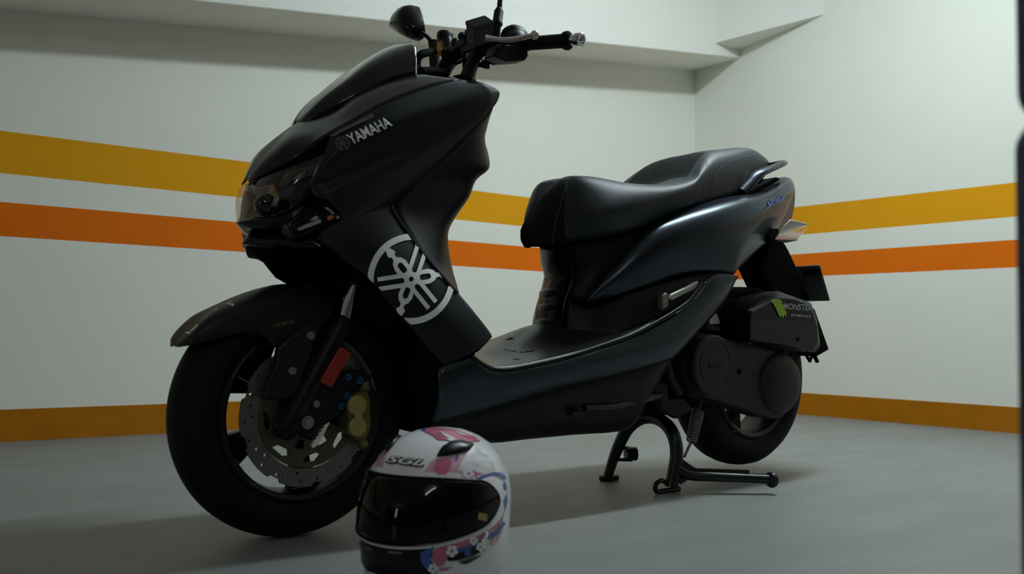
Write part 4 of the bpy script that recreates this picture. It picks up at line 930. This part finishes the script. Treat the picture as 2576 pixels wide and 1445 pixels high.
# upper graphics
hdec([[(1061, 1084), (1073, 1079), (1106, 1078), (1140, 1082), (1164, 1088), (1192, 1099), (1208, 1112), (1178, 1113), (1148, 1114), (1134, 1110), (1103, 1109), (1087, 1096)]], 'hpink', label='pink crown panel')
hdec([[(1104, 1086), (1122, 1094), (1142, 1104), (1152, 1110), (1134, 1108), (1116, 1098)], [(1120, 1106), (1134, 1106), (1146, 1112), (1132, 1112)], [(1140, 1086), (1160, 1092), (1180, 1100), (1158, 1096)]], 'hwhite', off=.002, step=4)
hdec([[(1058, 1083), (1068, 1080), (1073, 1085), (1066, 1086)]], 'hblue', off=.0018, step=3)
hdec([[(1062, 1200), (1072, 1180), (1084, 1163), (1101, 1155), (1148, 1146), (1172, 1144), (1160, 1162), (1152, 1185), (1146, 1208), (1120, 1206), (1090, 1203)]], 'hpink2', label='pale pink mottled panel')
hdec([[(1090, 1178), (1098, 1162), (1120, 1156), (1138, 1160), (1132, 1180), (1122, 1196), (1100, 1196)]], 'hpink', off=.0018)
hdec([[(1146, 1144), (1152, 1144), (1152, 1156), (1144, 1162)]], 'hblue', off=.0022, step=4)
hdec([[(1172, 1196), (1184, 1182), (1200, 1190), (1222, 1194), (1204, 1202), (1192, 1208)]], 'hpink', off=.0018)
hdec([[(944, 1176), (952, 1152), (962, 1138), (973, 1136), (968, 1158), (964, 1180)]], 'hpink2', both=False)
hdec([[(1189, 1213), (1200, 1203), (1216, 1196), (1240, 1189), (1256, 1190), (1266, 1196), (1272, 1208), (1266, 1206), (1256, 1199), (1240, 1198), (1220, 1202), (1204, 1209), (1194, 1216)]], 'hblue', off=.0022, both=True, label='blue arc over the visor end')
def flower(x, y, r_, m='hwhite', off=.0028):
    P = []
    for k in range(5):
        a = 2*PI*k/5+.3; cx, cy = x+math.cos(a)*r_*.62, y+math.sin(a)*r_*.62
        P.append([(cx+math.cos(t)*r_*.42, cy+math.sin(t)*r_*.42) for t in [2*PI*j/10 for j in range(10)]])
    return P
for x, y, r_ in ((1135, 1386, 15), (1188, 1360, 11), (1176, 1193, 14), (1164, 1180, 10), (1206, 1376, 12), (1088, 1430, 12), (1216, 1362, 8)):
    hdec(flower(x, y, r_), 'hwhite', 'flower_graphic', off=.003, step=4)
# feathered wing line drawing
wing = []
for k in (0, 2, 4, 6, 8, 10):
    t = k/10; wing.append([(1168+6*k, 1166+2.2*k), (1190+5*k, 1170+2.5*k-4), (1218+3*k, 1168+2.5*k-2), (1236+1.5*k, 1160+3*k)])
for w in wing: line_decal(hb_, w, .6, 'feather_line', 'hline', shell, off=.002)
for w in ([(1198, 1128), (1202, 1138), (1212, 1147), (1232, 1150)], [(1204, 1132), (1214, 1143), (1226, 1148)], [(1212, 1160), (1222, 1158), (1236, 1164), (1240, 1178)]): line_decal(hb_, w, .9, 'feather_line', 'hline', shell, off=.002)
# maker letters on the brow: black outlined white
mb = text_decal(hb_, 'SGL', (968, 1167), (99, 12), (8, -21), off=.0016, shear=.3, bold=.10)
mb.build('brow_lettering', 'hblack', shell, label='black outlined letters on the brow')
text_decal(hb_, 'SGL', (972, 1164.5), (91, 11), (8, -16), off=.0024, shear=.3, bold=.02).build('brow_lettering', 'hwhite', shell, label='white letter fill')
# top vents
def vent(poly, name='brow_vent', both=False):
    def hit(x, y, off):
        d = ray(x, y).normalized(); h = hb_.ray_cast(CAM, d); n = h[1] if h[1].dot(d) < 0 else -h[1]; return h[0]+n*off
    c = (sum(p[0] for p in poly)/len(poly), sum(p[1] for p in poly)/len(poly))
    lo = []
    for k, off in ((1, .0005), (.98, .004), (.78, .007), (.4, .008)): lo.append([hit(c[0]+(x-c[0])*k, c[1]+(y-c[1])*k, off) for x, y in poly])
    mb = MB().loft(lo)
    mb.build(name, 'hblack', HEL, bevel=.001, label='black air vent')
    t = MB(); t.v = [v-HS*(2*(v-HC).dot(HS)) for v in mb.v]; t.f = [f[::-1] for f in mb.f]; t.m = list(mb.m)
    t.build(name, 'hblack', HEL, bevel=.001, label='black air vent')
vent([(1098, 1151), (1104, 1138), (1112, 1127), (1134, 1114), (1162, 1111), (1178, 1117), (1191, 1121), (1184, 1132), (1172, 1139), (1140, 1146), (1120, 1149)])
def hit(x, y, off, b=hb_):
    d = ray(x, y).normalized(); h = b.ray_cast(CAM, d); n = h[1] if h[1].dot(d) < 0 else -h[1]; return h[0]+n*off
cv = MB()
for a, b in (((922, 1378), (938, 1383)), ((978, 1389), (1012, 1392))):
    cv.tube([hit(*a, .001), hit((a[0]+b[0])/2, (a[1]+b[1])/2, .002), hit(*b, .001)], .0018, 6)
cv.build('chin_vent', 'steel', HEL)
for x, y in ((1219, 1347), (1209, 1366)):
    n = (hit(x, y, 1)-hit(x, y, 0)).normalized()
    MB().lathe(hit(x, y, .0), n, [(-.004, .006), (.003, .006), (.004, .0045), (.004, 0)], 14).build('visor_rivet', 'chrome', HEL)
decal(vis_b, [[[(1202, 1290), (1224, 1294), (1222, 1312), (1200, 1308)]]], off=.0022, step=6).build('visor_label', 'gold', vis, label='small gold label on the visor')

# ------------------------------------------------------------------ dark post at the right edge
PD = .62
def PX(x, y, z=PD): return CAM+ray(x, y)*z
pe = PX(2556, 300); out = V((CR.x, CR.y, 0)).normalized(); fw = V((CF.x, CF.y, 0)).normalized()
PO = root('padded_post', (pe.x+out.x*.06, pe.y+out.y*.06, 0), 'dark navy out-of-focus padded post cut off at the right edge', 'post')
base = pe+out*.0625; base.z = 0
zt = lambda y: PX(2556, y).z
def pad(z0, z1, r_, name):
    prof = []
    n = 8
    prof += [(z0, 0)]+[(z0+(1-math.cos(PI/2*k/n))*.022, r_-.018+.018*math.sin(PI/2*k/n)) for k in range(n+1)]
    prof += [(z1-(1-math.cos(PI/2*k/n))*.022, r_-.018+.018*math.sin(PI/2*k/n)) for k in range(n, -1, -1)]+[(z1, 0)]
    MB().lathe(base, (0, 0, 1), prof, 40).build(name, 'post', PO)
pad(zt(283), 1.15, .0535, 'pad'); pad(0.0, zt(283)-.001, .0555, 'pad')
